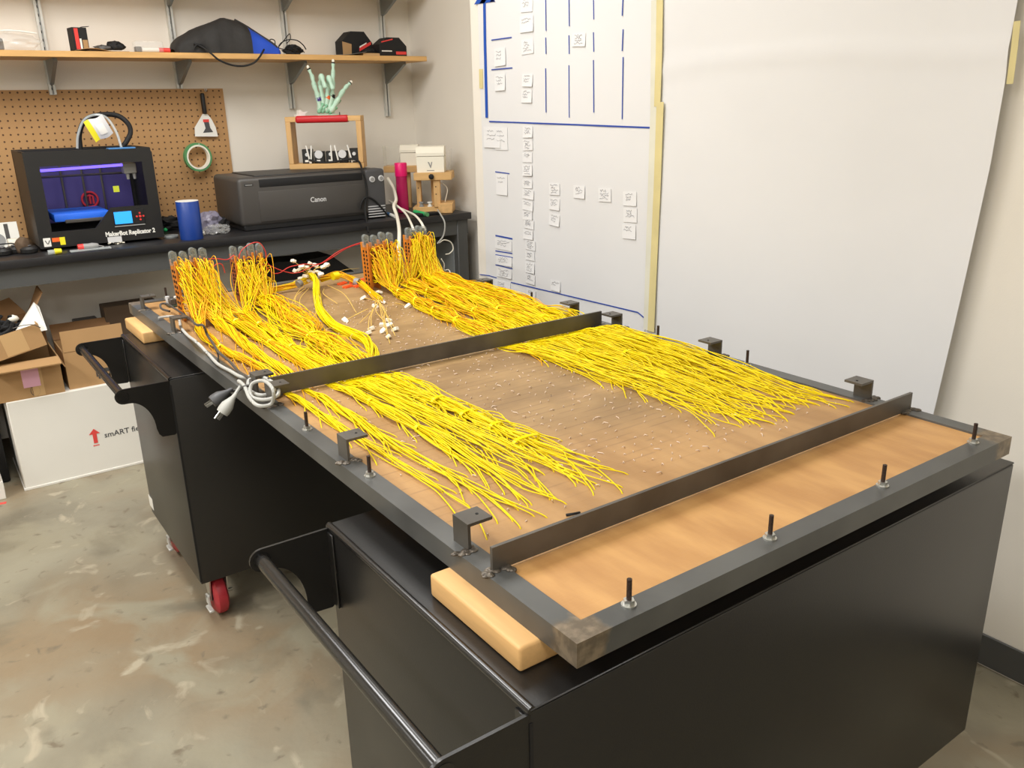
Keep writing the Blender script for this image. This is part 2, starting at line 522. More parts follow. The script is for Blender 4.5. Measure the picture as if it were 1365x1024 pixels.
# ---------------------------------------------------------------- the wooden panel in its welded frame
W, L, FW = 1.083, 2.44, .0365
FB = .84                       # underside of the frame
def framesteel():
    m = mat('frame_steel', s(104, 105, 103), .4, .4, noise=.45, nscale=5, rgb2=s(82, 83, 82), rvar=.14)
    nt = m.node_tree; N, Lk = nt.nodes.new, nt.links.new
    b = nt.nodes['Principled BSDF']
    src = b.inputs['Base Color'].links[0].from_socket
    tc = N('ShaderNodeTexCoord'); sep = N('ShaderNodeSeparateXYZ'); Lk(tc.outputs['Object'], sep.inputs[0])
    def mt(op, a, c):
        x = N('ShaderNodeMath'); x.operation = op
        for i, v in ((0, a), (1, c)):
            if isinstance(v, (int, float)): x.inputs[i].default_value = v
            else: Lk(v, x.inputs[i])
        return x.outputs[0]
    dx = mt('SUBTRACT', W / 2, mt('ABSOLUTE', mt('SUBTRACT', sep.outputs['X'], W / 2), 0))
    dy = mt('SUBTRACT', L / 2, mt('ABSOLUTE', mt('SUBTRACT', sep.outputs['Y'], L / 2), 0))
    n = N('ShaderNodeTexNoise'); n.inputs['Scale'].default_value = 30; n.inputs['Detail'].default_value = 5; Lk(tc.outputs['Object'], n.inputs['Vector'])
    d = mt('ADD', mt('MAXIMUM', dx, dy), mt('MULTIPLY', n.outputs['Fac'], .05))
    r = N('ShaderNodeMapRange'); r.inputs['From Min'].default_value = .085; r.inputs['From Max'].default_value = .07; Lk(d, r.inputs['Value'])
    x = N('ShaderNodeMix'); x.data_type = 'RGBA'; Lk(r.outputs[0], x.inputs['Factor']); Lk(src, x.inputs[6])
    rp = N('ShaderNodeValToRGB'); rp.color_ramp.elements[0].position = .4; rp.color_ramp.elements[1].position = .62
    rp.color_ramp.elements[0].color = (*s(106, 95, 80), 1); rp.color_ramp.elements[1].color = (*s(140, 126, 106), 1)
    n3 = N('ShaderNodeTexNoise'); n3.inputs['Scale'].default_value = 55; n3.inputs['Detail'].default_value = 4; Lk(tc.outputs['Object'], n3.inputs['Vector'])
    Lk(n3.outputs['Fac'], rp.inputs[0]); Lk(rp.outputs[0], x.inputs[7]); Lk(x.outputs[2], b.inputs['Base Color'])
    return m
M['frame'] = framesteel()
panel = thing('light_panel', 'large wooden panel in a welded dark steel frame, resting on the black carts', 'panel', (0, 0, FB))
part(MB().prism([(0, 0), (W, 0), (W - FW, FW), (FW, FW)], T - FB, Matrix.Translation((0, 0, FB))), 'frame_rail', 'frame', panel)
part(MB().prism([(W, 0), (W, L), (W - FW, L - FW), (W - FW, FW)], T - FB, Matrix.Translation((0, 0, FB))), 'frame_rail', 'frame', panel)
part(MB().prism([(W, L), (0, L), (FW, L - FW), (W - FW, L - FW)], T - FB, Matrix.Translation((0, 0, FB))), 'frame_rail', 'frame', panel)
part(MB().prism([(0, L), (0, 0), (FW, FW), (FW, L - FW)], T - FB, Matrix.Translation((0, 0, FB))), 'frame_rail', 'frame', panel)
part(MB().box(FW, W - FW, FW, L - FW, T - .018, T - .004), 'plywood_sheet', 'panel', panel)
ZP = T - .004

def lumps(c, r, n, seed):
    mb = MB(); rr = random.Random(seed)
    for i in range(n):
        mb.ball((c[0] + rr.uniform(-r[0], r[0]), c[1] + rr.uniform(-r[1], r[1]), c[2]), (rr.uniform(.005, .009), rr.uniform(.005, .008), rr.uniform(.0025, .0045)), seg=8, rings=5)
    return mb
for k, (x0, x1, y, h) in enumerate([(.012, 1.073, .203, .038), (.036, 1.046, 1.152, .043)]):
    b = part(MB().box(x0, x1, y - .003, y + .003, T, T + h), 'cross_bar', 'steelbar', panel)
    for x in (x0, x1):
        part(lumps((x + (.008 if x == x0 else -.008), y - .006, T), (.02, .011), 14, k), 'weld_bead', 'weld', b)

def bracket(x, y, side):      # a short piece of angle iron: upright leg outside, top leg pointing over the panel
    a, w, t, h = .044, .042, .005, .044
    mb = MB()
    if side < 0:
        poly = [(0, 0), (t, 0), (t, h - t), (a, h - t), (a, h), (0, h)]
    else:
        poly = [(0, 0), (0, h), (-a, h), (-a, h - t), (-t, h - t), (-t, 0)]
    X = Matrix.Translation((x, y + w / 2, T)) @ Matrix.Rotation(PI / 2, 4, 'X')
    mb.prism(poly, w, X)
    o = part(mb, 'angle_bracket', 'steelbar', panel, smooth=False)
    part(lumps((x, y - w / 2, T), (.02, .007), 13, int(y * 100)), 'weld_bead', 'weld', o)
    mb = MB(); cx = x + (.03 if side < 0 else -.03)
    mb.cyl((cx, y, T + h), (cx, y, T + h + .0008), .0025, seg=10)
    part(mb, 'drilled_hole', 'matteblack', o)
for y in (.291, .708, 1.1, 1.2, 1.916, 2.3):
    bracket(.016, y, -1)
for y in (.308, .731, 1.105, 1.3, 1.774):
    bracket(W - .014, y, 1)

def stud(x, y, h=.03):
    mb = MB().cyl((x, y, T), (x, y, T + .009 + h), .0036, seg=10)
    o = part(mb, 'threaded_stud', 'thread', panel)
    mb = MB(); mb.cyl((x, y, T), (x, y, T + .0022), .0105, seg=18); mb.cyl((x, y, T + .0022), (x, y, T + .0085), .0078, seg=6)
    part(mb, 'hex_nut', 'zinc', o)
for q in [(.108, .024), (.396, .026), (.692, .027), (.996, .03), (.020, .604), (.02, .892), (1.058, .619), (1.062, .932), (1.058, 1.511), (.124, 2.42), (1.06, 2.2)]:
    stud(*q)
# short tinned leads and drilled pin ends standing on the panel's grid
paths = []
rr = random.Random(3)
y = .3
while y < 1.95:
    x = .07
    while x < 1.03:
        mid = .4 < x < .72 and y > .3
        if rr.random() < (.5 if mid else .3):
            px, py = x + rr.uniform(-.002, .002), y + rr.uniform(-.002, .002)
            lean = rr.uniform(0, 2 * PI); l = rr.choice([.003, .005, .008, .014 if rr.random() < .4 else .005])
            z = rr.uniform(.001, .005)
            paths.append([(px, py, ZP - .001), (px + .3 * l * math.cos(lean), py + .3 * l * math.sin(lean), ZP + z), (px + l * math.cos(lean), py + l * math.sin(lean), ZP + z * rr.uniform(.4, 1.2))])
        x += .025
    y += .025
wires('pin_leads', paths, .0009, 'lead', panel, seg=4, stuff=True)
mb = MB().tube([(.205, .275, ZP + .002), (.214, .268, ZP + .004), (.228, .268, ZP + .002)], .0022, 6)
part(mb, 'black_slot_mark', 'matteblack', panel)

# ---------------------------------------------------------------- yellow wire bundles
def cr(ctrl, y):              # piecewise interpolation of (y, value) control points
    ys = [c[0] for c in ctrl]; vs = [c[1] for c in ctrl]
    o = np.argsort(ys)
    return float(np.interp(y, np.array(ys)[o], np.array(vs)[o]))

CLEAR = [.203, 1.152]         # the bars the wires pass under
def bundle(name, label, n, xs, wd, ht, board, y0, yend, ties=(), single=18, twist=0., lat=.03, seed=1, m='yellow', loose=0., endpow=1.6, curl=0., extra=.8, warm_from=1.02):
    r = random.Random(seed)
    g = np.random.default_rng(seed)
    root = thing(name, label, 'wire bundle', (cr(xs, .6), .6, ZP), group='yellow wire bundles on the panel')
    P_ = []
    near = {yt: [] for yt in ties}
    for i in range(n + int(n * extra)):
        ye = yend[0] + (yend[1] - yend[0]) * r.random() ** endpow if i < n else r.uniform(1.2, 1.8)  # strands beyond n are added, ending early, to warm the tone by the boards
        th, rad = r.uniform(0, 2 * PI), math.sqrt(r.random())
        ph = [r.uniform(0, 2 * PI) for _ in range(4)]
        fr = [r.uniform(1.6, 3.2), r.uniform(4, 7), r.uniform(3, 6), r.uniform(13, 22)]
        pts = []
        bx, by, bz = board(r)
        pts.append((bx, by, bz))
        bul = r.uniform(.025, .06)
        up = r.uniform(-.005, .03)
        xs0 = cr(xs, y0)
        side = r.uniform(-.012, .012)
        pts.append((bx + side, by - bul, bz + up))
        h2 = (bz - ZP) * r.uniform(.45, .7) + .015
        pts.append((bx * .75 + xs0 * .25 + side * 1.6, by - bul - .035, ZP + h2))
        pts.append((bx * .35 + xs0 * .65 + side * 1.4, (by - bul - .035) * .45 + y0 * .55, ZP + h2 * .35 + .012))
        y = y0 + r.uniform(-.04, .0)
        while y > ye:
            w = cr(wd, y)
            pin = 1.
            for yt in ties: pin = min(pin, 1 - .62 * math.exp(-((y - yt) / .04) ** 2))
            a = th + twist * (y0 - y)
            env = min(1, .45 + (y0 - y) * 1.5)
            u = rad * math.cos(a) * w * pin + (.12 + loose) * w * env * pin * (math.sin(fr[0] * y * 2 + ph[0]) + .4 * math.sin(fr[1] * y * 2 + ph[1]))
            v = (rad * math.sin(a) * .5 + .5) * cr(ht, y) * (.5 + .5 * pin) + .10 * cr(ht, y) * math.sin(fr[2] * y * 3 + ph[2]) * env
            if curl: u += curl * w * math.sin(fr[3] * y + ph[3]) * pin; v += curl * .5 * cr(ht, y) * math.cos(fr[3] * y + ph[3])
            z = ZP + .0015 + max(0, v)
            x = cr(xs, y) + u
            for yb in CLEAR:
                if abs(y - yb) < .06: z = min(z, T - .0025)
            pts.append((min(max(x, .05), W - .05), y, z))
            y -= .06
        # the end leaves the bundle, kinks down and goes into its drilled hole
        x, yl, z = pts[-1]
        sx = (1 if math.cos(th + twist * (y0 - ye)) > 0 else -1) * r.uniform(.15, 1) * lat
        run = r.uniform(.05, .11)
        pts.append((min(max(x + sx * .45, .05), W - .05), yl - run * .55, ZP + .005))
        pts.append((min(max(x + sx * .9, .05), W - .05), yl - run, ZP + .003))
        pts.append((min(max(x + sx * 1.05, .05), W - .05), yl - run - .012, ZP - .001))
        sp = spline(pts, 4)
        for yt in ties:
            k = min(sp, key=lambda q_: abs(q_.y - yt))
            if abs(k.y - yt) < .03: near[yt].append((k.x, k.z))
        P_.append((ye, sp))
    P_.sort(key=lambda q: q[0])
    main = [p for ye, p in P_ if ye <= warm_from]
    short = [p for ye, p in P_ if ye > warm_from]
    for p in main[:single]:
        wires('wire', [p], .00125, m, root)
    if main[single:]: wires('wire_strands', main[single:], .00125, m, root, stuff=True)
    if short: wires('warm_lit_strands', short, .00125, 'yellow_warm_lit', root, stuff=True)  # warm bounced light near the boards, put into the colour of these short strands
    for yt in ties:
        if len(near[yt]) < 5: continue
        X_ = sorted(q_[0] for q_ in near[yt]); Z_ = sorted(q_[1] for q_ in near[yt]); k = len(X_) // 8
        x0_, x1_, z1_ = X_[k], X_[-1 - k], Z_[-1 - k // 2]
        c = ((x0_ + x1_) / 2, yt, (ZP + z1_) / 2 + .001)
        w, h = (x1_ - x0_) / 2 + .0015, (z1_ - ZP) / 2 + .001
        ring = [(c[0] + w * math.copysign(abs(math.cos(a)) ** .8, math.cos(a)), c[1], max(ZP + .001, c[2] + h * math.sin(a))) for a in np.linspace(0, 2 * PI, 21)]
        mb = MB()
        for dy in (-.003, 0, .003):
            mb.tube([(q[0], q[1] + dy, q[2]) for q in ring], .0018, 6, smooth=False)
        part(mb, 'cable_tie', 'tie', root)
    return root

def grp(x0, x1, y, z0, z1, yj=.03):
    nb = 4
    return lambda r: (x0 + (x1 - x0) * (r.randrange(nb) + .12) / (nb - 1 + .24), y + r.uniform(-yj, yj * .5), ZP + r.uniform(z0, z1))
G1 = grp(.09, .19, 2.09, .03, .18)
G2 = grp(.325, .425, 2.24, .03, .14)
G3 = grp(.765, .865, 2.11, .03, .15)
G4 = grp(.975, 1.05, 2.2, .04, .15)
flat = lambda a, b=None: [(.2, a), (2.2, a if b is None else b)]
bundle('wire_bundle', 'thin twisted yellow wire bundle running closest to the left frame rail', 26,
       [(2.0, .105), (1.75, .068), (1.53, .07), (1.32, .096), (1.14, .078), (.85, .074), (.6, .08), (.44, .09), (.3, .112)],
       [(.3, .012), (.6, .012), (1.0, .011), (1.5, .013), (1.9, .018)], [(.3, .004), (.7, .01), (1.2, .016), (1.8, .026)],
       G1, 1.9, (.37, 1.5), (1.62,), 16, 9., .03, 11, endpow=1.3)
bundle('wire_bundle', 'second yellow wire bundle from the left rail, rope-like', 28,
       [(2.05, .15), (1.75, .142), (1.52, .126), (1.31, .13), (1.16, .122), (.89, .121), (.7, .12), (.52, .135), (.32, .15)],
       [(.3, .013), (.6, .012), (1.0, .011), (1.5, .013), (1.9, .018)], [(.3, .004), (.7, .012), (1.2, .016), (1.8, .028)],
       G1, 1.9, (.37, 1.15), (), 16, 10., .03, 12, endpow=1.2)
bundle('wire_bundle', 'yellow bundle with two bright ties, third from the left rail', 44,
       [(2.05, .188), (1.73, .192), (1.52, .192), (1.3, .195), (1.15, .188), (1.0, .193), (.74, .2), (.52, .198), (.32, .205)],
       [(.3, .018), (.6, .018), (1.0, .016), (1.5, .017), (1.9, .02)], [(.3, .006), (.7, .02), (1.2, .018), (1.8, .032)],
       G1, 1.9, (.38, 1.0), (.95, .745, 1.57, 1.86), 18, 2.5, .03, 13, loose=.12, endpow=1.3)
bundle('wire_bundle', 'tied yellow bundle running along the right side of the leftmost board cluster', 48,
       [(2.1, .238), (1.86, .238), (1.6, .228), (1.32, .22), (1.08, .236), (.86, .245), (.68, .255), (.5, .268), (.32, .3)],
       [(.3, .024), (.6, .026), (1.0, .022), (1.5, .018), (1.9, .022)], [(.3, .006), (.7, .024), (1.2, .02), (1.8, .034)],
       lambda r: G1(r) if r.random() < .7 else G2(r), 1.92, (.39, .95), (1.49, 1.62, 1.78), 20, 2., .035, 14, loose=.4, endpow=1.2)
bundle('wire_bundle', 'loose wide yellow bundle fanning out beside the bare middle of the panel', 60,
       [(2.2, .36), (1.95, .35), (1.69, .315), (1.4, .3), (1.11, .295), (.94, .312), (.79, .328), (.6, .335), (.47, .35), (.33, .36)],
       [(.3, .034), (.6, .034), (1.0, .03), (1.4, .034), (1.7, .045), (2, .05)], [(.3, .006), (.7, .022), (1.1, .022), (1.6, .04), (1.9, .05)],
       G2, 2.05, (.39, .95), (.86, .75, .655, .56, 1.55), 22, 1.2, .045, 15, loose=.55, endpow=1.3)
bundle('wire_bundle', 'inner right yellow bundle, along the bare brown middle of the panel', 50,
       [(2.1, .8), (1.9, .775), (1.6, .74), (1.37, .725), (1.15, .715), (.94, .735), (.72, .735), (.54, .735), (.39, .74), (.3, .75)],
       [(.3, .03), (.6, .026), (1.0, .022), (1.3, .022), (1.6, .02), (1.9, .018)], [(.3, .006), (.7, .022), (1.15, .022), (1.8, .04)],
       G3, 1.95, (.40, 1.1), (1.9, 1.75, 1.6, 1.45), 22, 1.2, .05, 16, loose=.75, endpow=1.25, curl=.18)
bundle('wire_bundle', 'right yellow bundle coming from the second upright cluster from the right', 54,
       [(2.1, .85), (1.9, .86), (1.6, .84), (1.37, .815), (1.15, .8), (.94, .805), (.72, .8), (.54, .8), (.39, .81), (.3, .82)],
       [(.3, .034), (.6, .028), (1.0, .024), (1.3, .022), (1.9, .024)], [(.3, .006), (.7, .028), (1.15, .024), (1.8, .044)],
       lambda r: G3(r) if r.random() < .6 else G4(r), 1.98, (.40, 1.0), (1.84, 1.5, 1.2, .95), 22, 1.2, .05, 17, loose=.75, endpow=1.2, curl=.15)
bundle('wire_bundle', 'middle yellow bundle of the thick field on the right', 54,
       [(2.15, .95), (1.9, .93), (1.6, .905), (1.37, .885), (1.15, .87), (.94, .875), (.72, .865), (.54, .86), (.39, .87), (.3, .88)],
       [(.3, .034), (.6, .028), (1.0, .024), (1.3, .022), (1.9, .024)], [(.3, .006), (.7, .03), (1.15, .026), (1.8, .046)],
       G4, 1.98, (.39, .95), (1.8, 1.46, .85), 22, 1., .05, 18, loose=.7, endpow=1.2, curl=.12)
bundle('wire_bundle', 'yellow bundle next to the outermost one by the right rail', 54,
       [(2.15, 1.0), (1.9, .99), (1.6, .97), (1.37, .95), (1.15, .935), (.94, .945), (.72, .935), (.54, .925), (.39, .925), (.3, .93)],
       [(.3, .03), (.6, .026), (1.0, .022), (1.3, .022), (1.9, .022)], [(.3, .006), (.7, .03), (1.15, .026), (1.8, .046)],
       G4, 2.0, (.38, .95), (1.7, 1.3), 22, 1., .045, 19, loose=.7, endpow=1.25, curl=.1)
bundle('wire_bundle', 'outermost yellow bundle against the right frame rail', 48,
       [(2.15, 1.035), (1.9, 1.02), (1.6, 1.02), (1.37, 1.0), (1.15, .99), (.94, 1.0), (.72, .99), (.54, .98), (.39, .975), (.3, .97)],
       [(.3, .026), (.6, .03), (1.0, .032), (1.3, .032), (1.9, .026)], [(.3, .006), (.7, .026), (1.15, .026), (1.8, .046)],
       G4, 2.0, (.37, .95), (1.85, 1.4), 22, 1., .04, 20, loose=.7, endpow=1.25, curl=.1)

# ---------------------------------------------------------------- upright circuit boards the wires start from
ORD = ['first', 'second', 'third', 'fourth', 'fifth']
def board(x, y, h, lab, lean=0., pale=False, dep=.055):
    b = thing('circuit_board', lab, 'circuit board', (x, y, ZP), (0, lean, 0), group='upright boards behind the wire bundles')
    part(MB().box(-.0028, .0028, -dep / 2, dep / 2, 0, h, .001, 1), 'board', 'pcb' if pale else 'pcbdark', b, local=True)
    part(MB().box(-.004, .004, -dep / 2 - .003, -dep / 2, 0, h, .001, 1), 'edge_strip', 'pcb', b, local=True)
    mb = MB()
    for i in range(9):
        for j in range(2):
            mb.box(-.0055, -.0028, -dep / 2 + .006 + j * .022, -dep / 2 + .012 + j * .022, .02 + i * (h - .04) / 9, .028 + i * (h - .04) / 9)
    part(mb, 'solder_pins', 'matteblack', b, local=True)['kind'] = 'stuff'
    c = MB()     # clear plug housing: an arched cap with a slot
    pr = [(-.0105, 0)] + [(.0105 * math.cos(a) * -1, .034 + .0095 * math.sin(a)) for a in np.linspace(0, PI, 9)] + [(.0105, 0)]
    c.prism(pr, .018, Matrix.Translation((0, -dep / 2 + .022, h - .012)) @ Matrix.Rotation(PI / 2, 4, 'X'))
    cc = part(c, 'plug_housing', 'clip', b, local=True)
    part(MB().box(-.0065, .0065, -dep / 2 + .006, -dep / 2 + .019, h - .006, h + .010, .002, 1).box(-.004, .004, -dep / 2 + .008, -dep / 2 + .017, h + .010, h + .024, .001, 1), 'plug_core', 'charcoal', cc, local=True)
    return b
for k, (x0, x1, y0_, y1_, h, n, nm, pale) in enumerate([
        (.087, .19, 2.075, 2.12, .19, 4, 'in the leftmost cluster', 1), (.32, .425, 2.24, 2.28, .16, 4, 'in the second cluster from the left', 0),
        (.757, .865, 2.105, 2.13, .17, 4, 'in the second cluster from the right', 1), (.97, 1.055, 2.185, 2.22, .165, 4, 'in the rightmost cluster', 1)]):
    for i in range(n):
        f = i / (n - 1)
        board(x0 + (x1 - x0) * f, y0_ + (y1_ - y0_) * f, h - (.006 if i % 2 else 0),
              'upright orange board, %s from the left %s' % (ORD[i], nm), -.03 + .02 * (k % 2), pale)

# ---------------------------------------------------------------- the loose harness with cream connectors in the middle
def strand_set(ctrl, n, spread, seed, z0=ZP):
    r = random.Random(seed); out = []
    base = spline(ctrl, 5)
    for i in range(n):
        a, q = r.uniform(0, 2 * PI), math.sqrt(r.random()) * spread
        ph = r.uniform(0, 6.28)
        out.append([(p.x + q * math.cos(a + .6 * t / 5) + .1 * spread * math.sin(t * .8 + ph), p.y + q * .6 * math.cos(a), max(z0 + .0016, p.z + q * math.sin(a + .6 * t / 5))) for t, p in enumerate(base)])
    return out
def onp(px, py, z=0.): return P(px, py, z=ZP + z)
hb = thing('wire_harness', 'smooth bright yellow harness looping across the bare panel middle to the cross bar', 'wire bundle', onp(430, 425))
loop = [onp(412, 366, .05), onp(421, 375, .05), onp(423, 398, .014), onp(428, 415, .012), onp(444, 433, .012), onp(468, 444, .012), onp(488, 452, .012), onp(497, 466, .012), onp(499, 482, .01)]
st = strand_set(loop, 26, .0135, 5)
for p in st[:10]: wires('wire', [p], .0021, 'yellow', hb)
wires('wire_strands', st[10:], .0021, 'yellow', hb, stuff=True)
ha = thing('wire_harness', 'arched yellow harness from the cream connectors to the right-hand boards', 'wire bundle', onp(470, 385))
arch = [onp(428, 372, .03), onp(440, 368, .035), onp(455, 366, .03), onp(476, 375, .015), onp(494, 390, .014), onp(508, 402, .01)]
st = strand_set(arch, 20, .012, 6)
for p in st[:8]: wires('wire', [p], .0018, 'yellow', ha)
wires('wire_strands', st[8:], .0018, 'yellow_warm_lit', ha, stuff=True)
def wrap(c, r, ax, m, name, par, w=.012):
    ax = Vector(ax).normalized()
    mb = MB().cyl(Vector(c) - ax * w, Vector(c) + ax * w, r, seg=16)
    return part(mb, name, m, par)
a = onp(447, 368, .034); wrap(a, .0145, (1, .2, 0), 'tie', 'cable_tie', ha)
a = onp(476, 376, .015); wrap(a, .0145, (.6, -1, -.2), 'grey', 'tape_wrap', ha, .009)
hc = thing('wire_harness', 'short yellow harness lying between the second board cluster and the cream connectors', 'wire bundle', onp(375, 385))
st = strand_set([onp(345, 392, .016), onp(365, 387, .016), onp(385, 382, .02), onp(398, 378, .028), onp(412, 372, .04)], 18, .011, 8)
for p in st[:8]: wires('wire', [p], .0018, 'yellow_warm_lit', hc)
wires('wire_strands', st[8:], .0018, 'yellow', hc, stuff=True)
wrap(onp(399, 378, .03), .0135, (1, .3, .3), 'grey', 'tape_wrap', hc, .008)
# cream connectors on thin tan tails
def conn(i, c, tail, where):
    t = thing('wire_connector', '%s cream connector %s' % where, 'connector', c, (random.uniform(-.6, .6), random.uniform(-.6, .6), random.uniform(0, 6)), group='small cream connectors on tan wire tails')
    mb = MB(); mb.box(-.0068, .0068, -.009, .009, -.0052, .0052, .001, 1); mb.box(-.0045, .0045, .009, .013, -.0036, .0036)
    part(mb, 'housing', 'connector', t, local=True)
    X = t.matrix_basis.inverted() if False else (Matrix.Translation(t.location) @ t.rotation_euler.to_matrix().to_4x4()).inverted()
    v, f = tube_arrays([np.array(spline([X @ Vector(q) for q in tail], 5))], .0011, 5)
    me = bpy.data.meshes.new('wire_tail'); me.from_pydata(v.tolist(), [], f); me.shade_smooth()
    link('wire_tail', me, 'oldwire', t)
hub = onp(413, 366, .055)
cl = [(391, 348), (393, 361), (403, 355), (410, 357), (421, 354), (431, 356), (436, 353), (407, 368), (416, 363), (424, 363), (402, 371), (411, 374), (420, 371), (399, 359), (427, 366), (413, 351)]
way = ['far upper', 'high left', 'upper left', 'upper middle', 'upper right', 'far right', 'outermost right', 'lower left', 'central', 'right', 'lowest left', 'lowest middle', 'lowest right', 'left', 'low right', 'topmost']
for i, q in enumerate(cl):
    c = P(q[0], q[1], y=hub.y + random.uniform(-.03, .02))
    mid = (c + hub) / 2 + Vector((random.uniform(-.01, .01), 0, .008))
    conn(i, c, [c, mid, hub], (way[i], 'in the spray above the back edge of the panel'))
src = onp(505, 402, .02)
cl2 = [(485, 397), (494, 392), (506, 390), (511, 403), (500, 408), (518, 427), (510, 433), (518, 434), (527, 439), (495, 438), (491, 444), (511, 441), (518, 449), (544, 408), (460, 427)]
way2 = ['leftmost upper', 'upper left', 'upper right', 'right upper', 'lying flat middle', 'top lower', 'left lower', 'central lower', 'far right lower', 'far left lower', 'outermost left lower', 'low central', 'lowest', 'lone right', 'lone left']
for i, q in enumerate(cl2):
    c = onp(q[0], q[1], .006)
    d = (c - src)
    mid = src + d * .5 + Vector((random.uniform(-.02, .02), random.uniform(-.02, .02), .006))
    conn(i, c, [c, mid, src if i < 13 else c - d * .25], (way2[i], 'scattered on the brown panel right of the loop'))
tails = []
r_ = random.Random(9)
for a_, b_ in [((405, 382), (389, 405)), ((408, 384), (402, 425)), ((412, 384), (410, 428)), ((416, 384), (414, 430)), ((418, 384), (422, 425)), ((432, 385), (450, 405)), ((436, 380), (475, 417)), ((500, 400), (480, 430)), ((505, 402), (520, 458)), ((515, 410), (527, 448)), ((389, 405), (408, 420)), ((445, 438), (438, 452)), ((470, 445), (482, 462)), ((430, 374), (479, 358)), ((400, 372), (385, 381))]:
    A, B_ = onp(*a_, .02), onp(*b_, .003)
    mid = (A + B_) / 2 + Vector((r_.uniform(-.03, .03), r_.uniform(-.03, .03), .012))
    tails.append(spline([A, mid, B_], 8))
tl = thing('loose_wires', 'loose tan wire ends trailing over the brown panel below the cream connectors', 'wire', onp(430, 400))
for p in tails: wires('wire', [p], .0011, 'oldwire', tl)
# orange clips
for i, (q, rz) in enumerate([((455, 379), .5), ((463, 383), .35), ((470, 377), .7), ((478, 382), .2), ((486, 373), .4), ((531, 371), .3)]):
    mb = MB()
    mb.box(-.022, .022, -.004, .004, 0, .008, .001, 1)
    for k in range(5): mb.box(-.02 + k * .009, -.016 + k * .009, -.014, -.004, 0, .006)
    o = part(mb, 'orange_clip', 'orangeclip', None)
    o.location = onp(*q); o.rotation_euler = (0, 0, rz)
    tag(o, '%s orange comb-shaped clip lying under the arched yellow harness' % ['leftmost', 'second', 'third', 'fourth', 'fifth', 'rightmost'][i], 'clip', 'orange clips on the panel')
# red wires between the clusters
for lab, pts in [('red wire looping over the second board cluster from the left', [(318, 345), (322, 334), (334, 325), (346, 324), (354, 336), (356, 350), (368, 358), (388, 364), (400, 363)]),
                 ('red wire sagging below its twin right of the second cluster', [(352, 352), (362, 363), (372, 364), (386, 356), (405, 352)]),
                 ('red wire rising to the boards of the second cluster from the right', [(400, 363), (415, 356), (430, 350), (450, 336), (470, 327), (490, 321)]),
                 ('second red wire alongside, rising to the second cluster from the right', [(404, 352), (425, 352), (440, 345), (462, 331), (480, 325), (492, 322)]),
                 ('red wire joining the two left board clusters', [(278, 345), (290, 345), (303, 346), (312, 340)]),
                 ('brown red wire arching between the two left board clusters', [(283, 358), (289, 352), (296, 353), (300, 364)])]:
    mb = MB().tube([P(px, py, y=2.19) for px, py in pts], .0016, 6)
    tag(part(mb, 'red_wire', 'red', None), lab, 'wire', 'thin red wires across the boards')

# ---------------------------------------------------------------- power cords, plugs and the little supply on the far left corner
mb = MB().tube([onp(211, 424, .012), onp(225, 422, .012), onp(238, 424, .012), onp(241, 436, .012), onp(250, 447, .014), onp(262, 456, .03), onp(276, 470, .012), onp(290, 485, .012), onp(306, 494, .012), onp(324, 503, .02),
                onp(345, 500, .03), onp(362, 508, .03), onp(366, 520, .02), onp(350, 527, .02), onp(334, 521, .02), onp(332, 507, .03), onp(350, 503, .04), onp(368, 514, .04), onp(370, 527, .03), onp(352, 533, .02), onp(335, 528, .02), onp(336, 512, .04), onp(352, 508, .05), onp(364, 520, .05), onp(362, 538, .016),
                onp(345, 541, .014), onp(333, 531, .02), onp(326, 515, .03), onp(318, 508, .03), P(322, 512, y=1.22), P(316, 522, y=1.2), P(311, 530, y=1.19)], .0042, 8)
gc = thing('mains_lead', 'light grey power cord coiled on the frame by the middle bar, plug hanging', 'power cord', onp(340, 520))
part(mb, 'cord', 'greycable', gc)
def plug(root, c, tip, mname, ground):
    c, tip = Vector(c), Vector(tip)
    d = (tip - c); ln = d.length
    X = Matrix.Translation(c) @ d.to_track_quat('Z', 'Y').to_matrix().to_4x4()
    mb = MB()
    prof = [(.004, -.012), (.006, -.008), (.007, 0), (.0125, .012), (.0175, .022), (.018, .036), (.0165, .043)]
    seg = 20
    rings = [[mb.bm.verts.new(X @ Vector((r0 * math.cos(2 * PI * i / seg), r0 * .8 * math.sin(2 * PI * i / seg), z))) for i in range(seg)] for r0, z in prof]
    for a, b in zip(rings, rings[1:]):
        for i in range(seg): mb.bm.faces.new((a[i], a[(i + 1) % seg], b[(i + 1) % seg], b[i]))
    mb.bm.faces.new(rings[0][::-1]); mb.bm.faces.new(rings[-1])
    p = part(mb, 'plug', mname, root)
    for dx in (-.006, .006):
        part(MB().box(dx - .0008, dx + .0008, -.0032, .0032, .04, .06, X=X), 'plug_blade', 'zinc', p)
    if ground: part(MB().cyl(X @ Vector((0, .006, .04)), X @ Vector((0, .006, .062)), .0023, seg=8), 'ground_pin', 'zinc', p)
plug(gc, P(311, 530, y=1.19), P(292, 556, y=1.19), 'greycable', True)
bc = thing('mains_lead', 'black power cord along the left rail, black plug hanging over the edge', 'power cord', onp(290, 470))
mb = MB().tube([onp(226, 415, .02), onp(216, 412, .02), onp(214, 406, .03), onp(222, 405, .03), onp(234, 412, .025), onp(252, 424, .03), onp(262, 433, .05), onp(271, 434, .06), onp(276, 446, .03), onp(284, 458, .02), onp(291, 469, .02), onp(305, 481, .02), onp(318, 495, .02), onp(330, 503, .03), onp(336, 512, .03), onp(325, 516, .03), P(318, 520, y=1.24), P(304, 522, y=1.24)], .0036, 8)
part(mb, 'cord', 'charcoal', bc)
plug(bc, P(304, 522, y=1.24), P(276, 540, y=1.24), 'darkgrey', False)
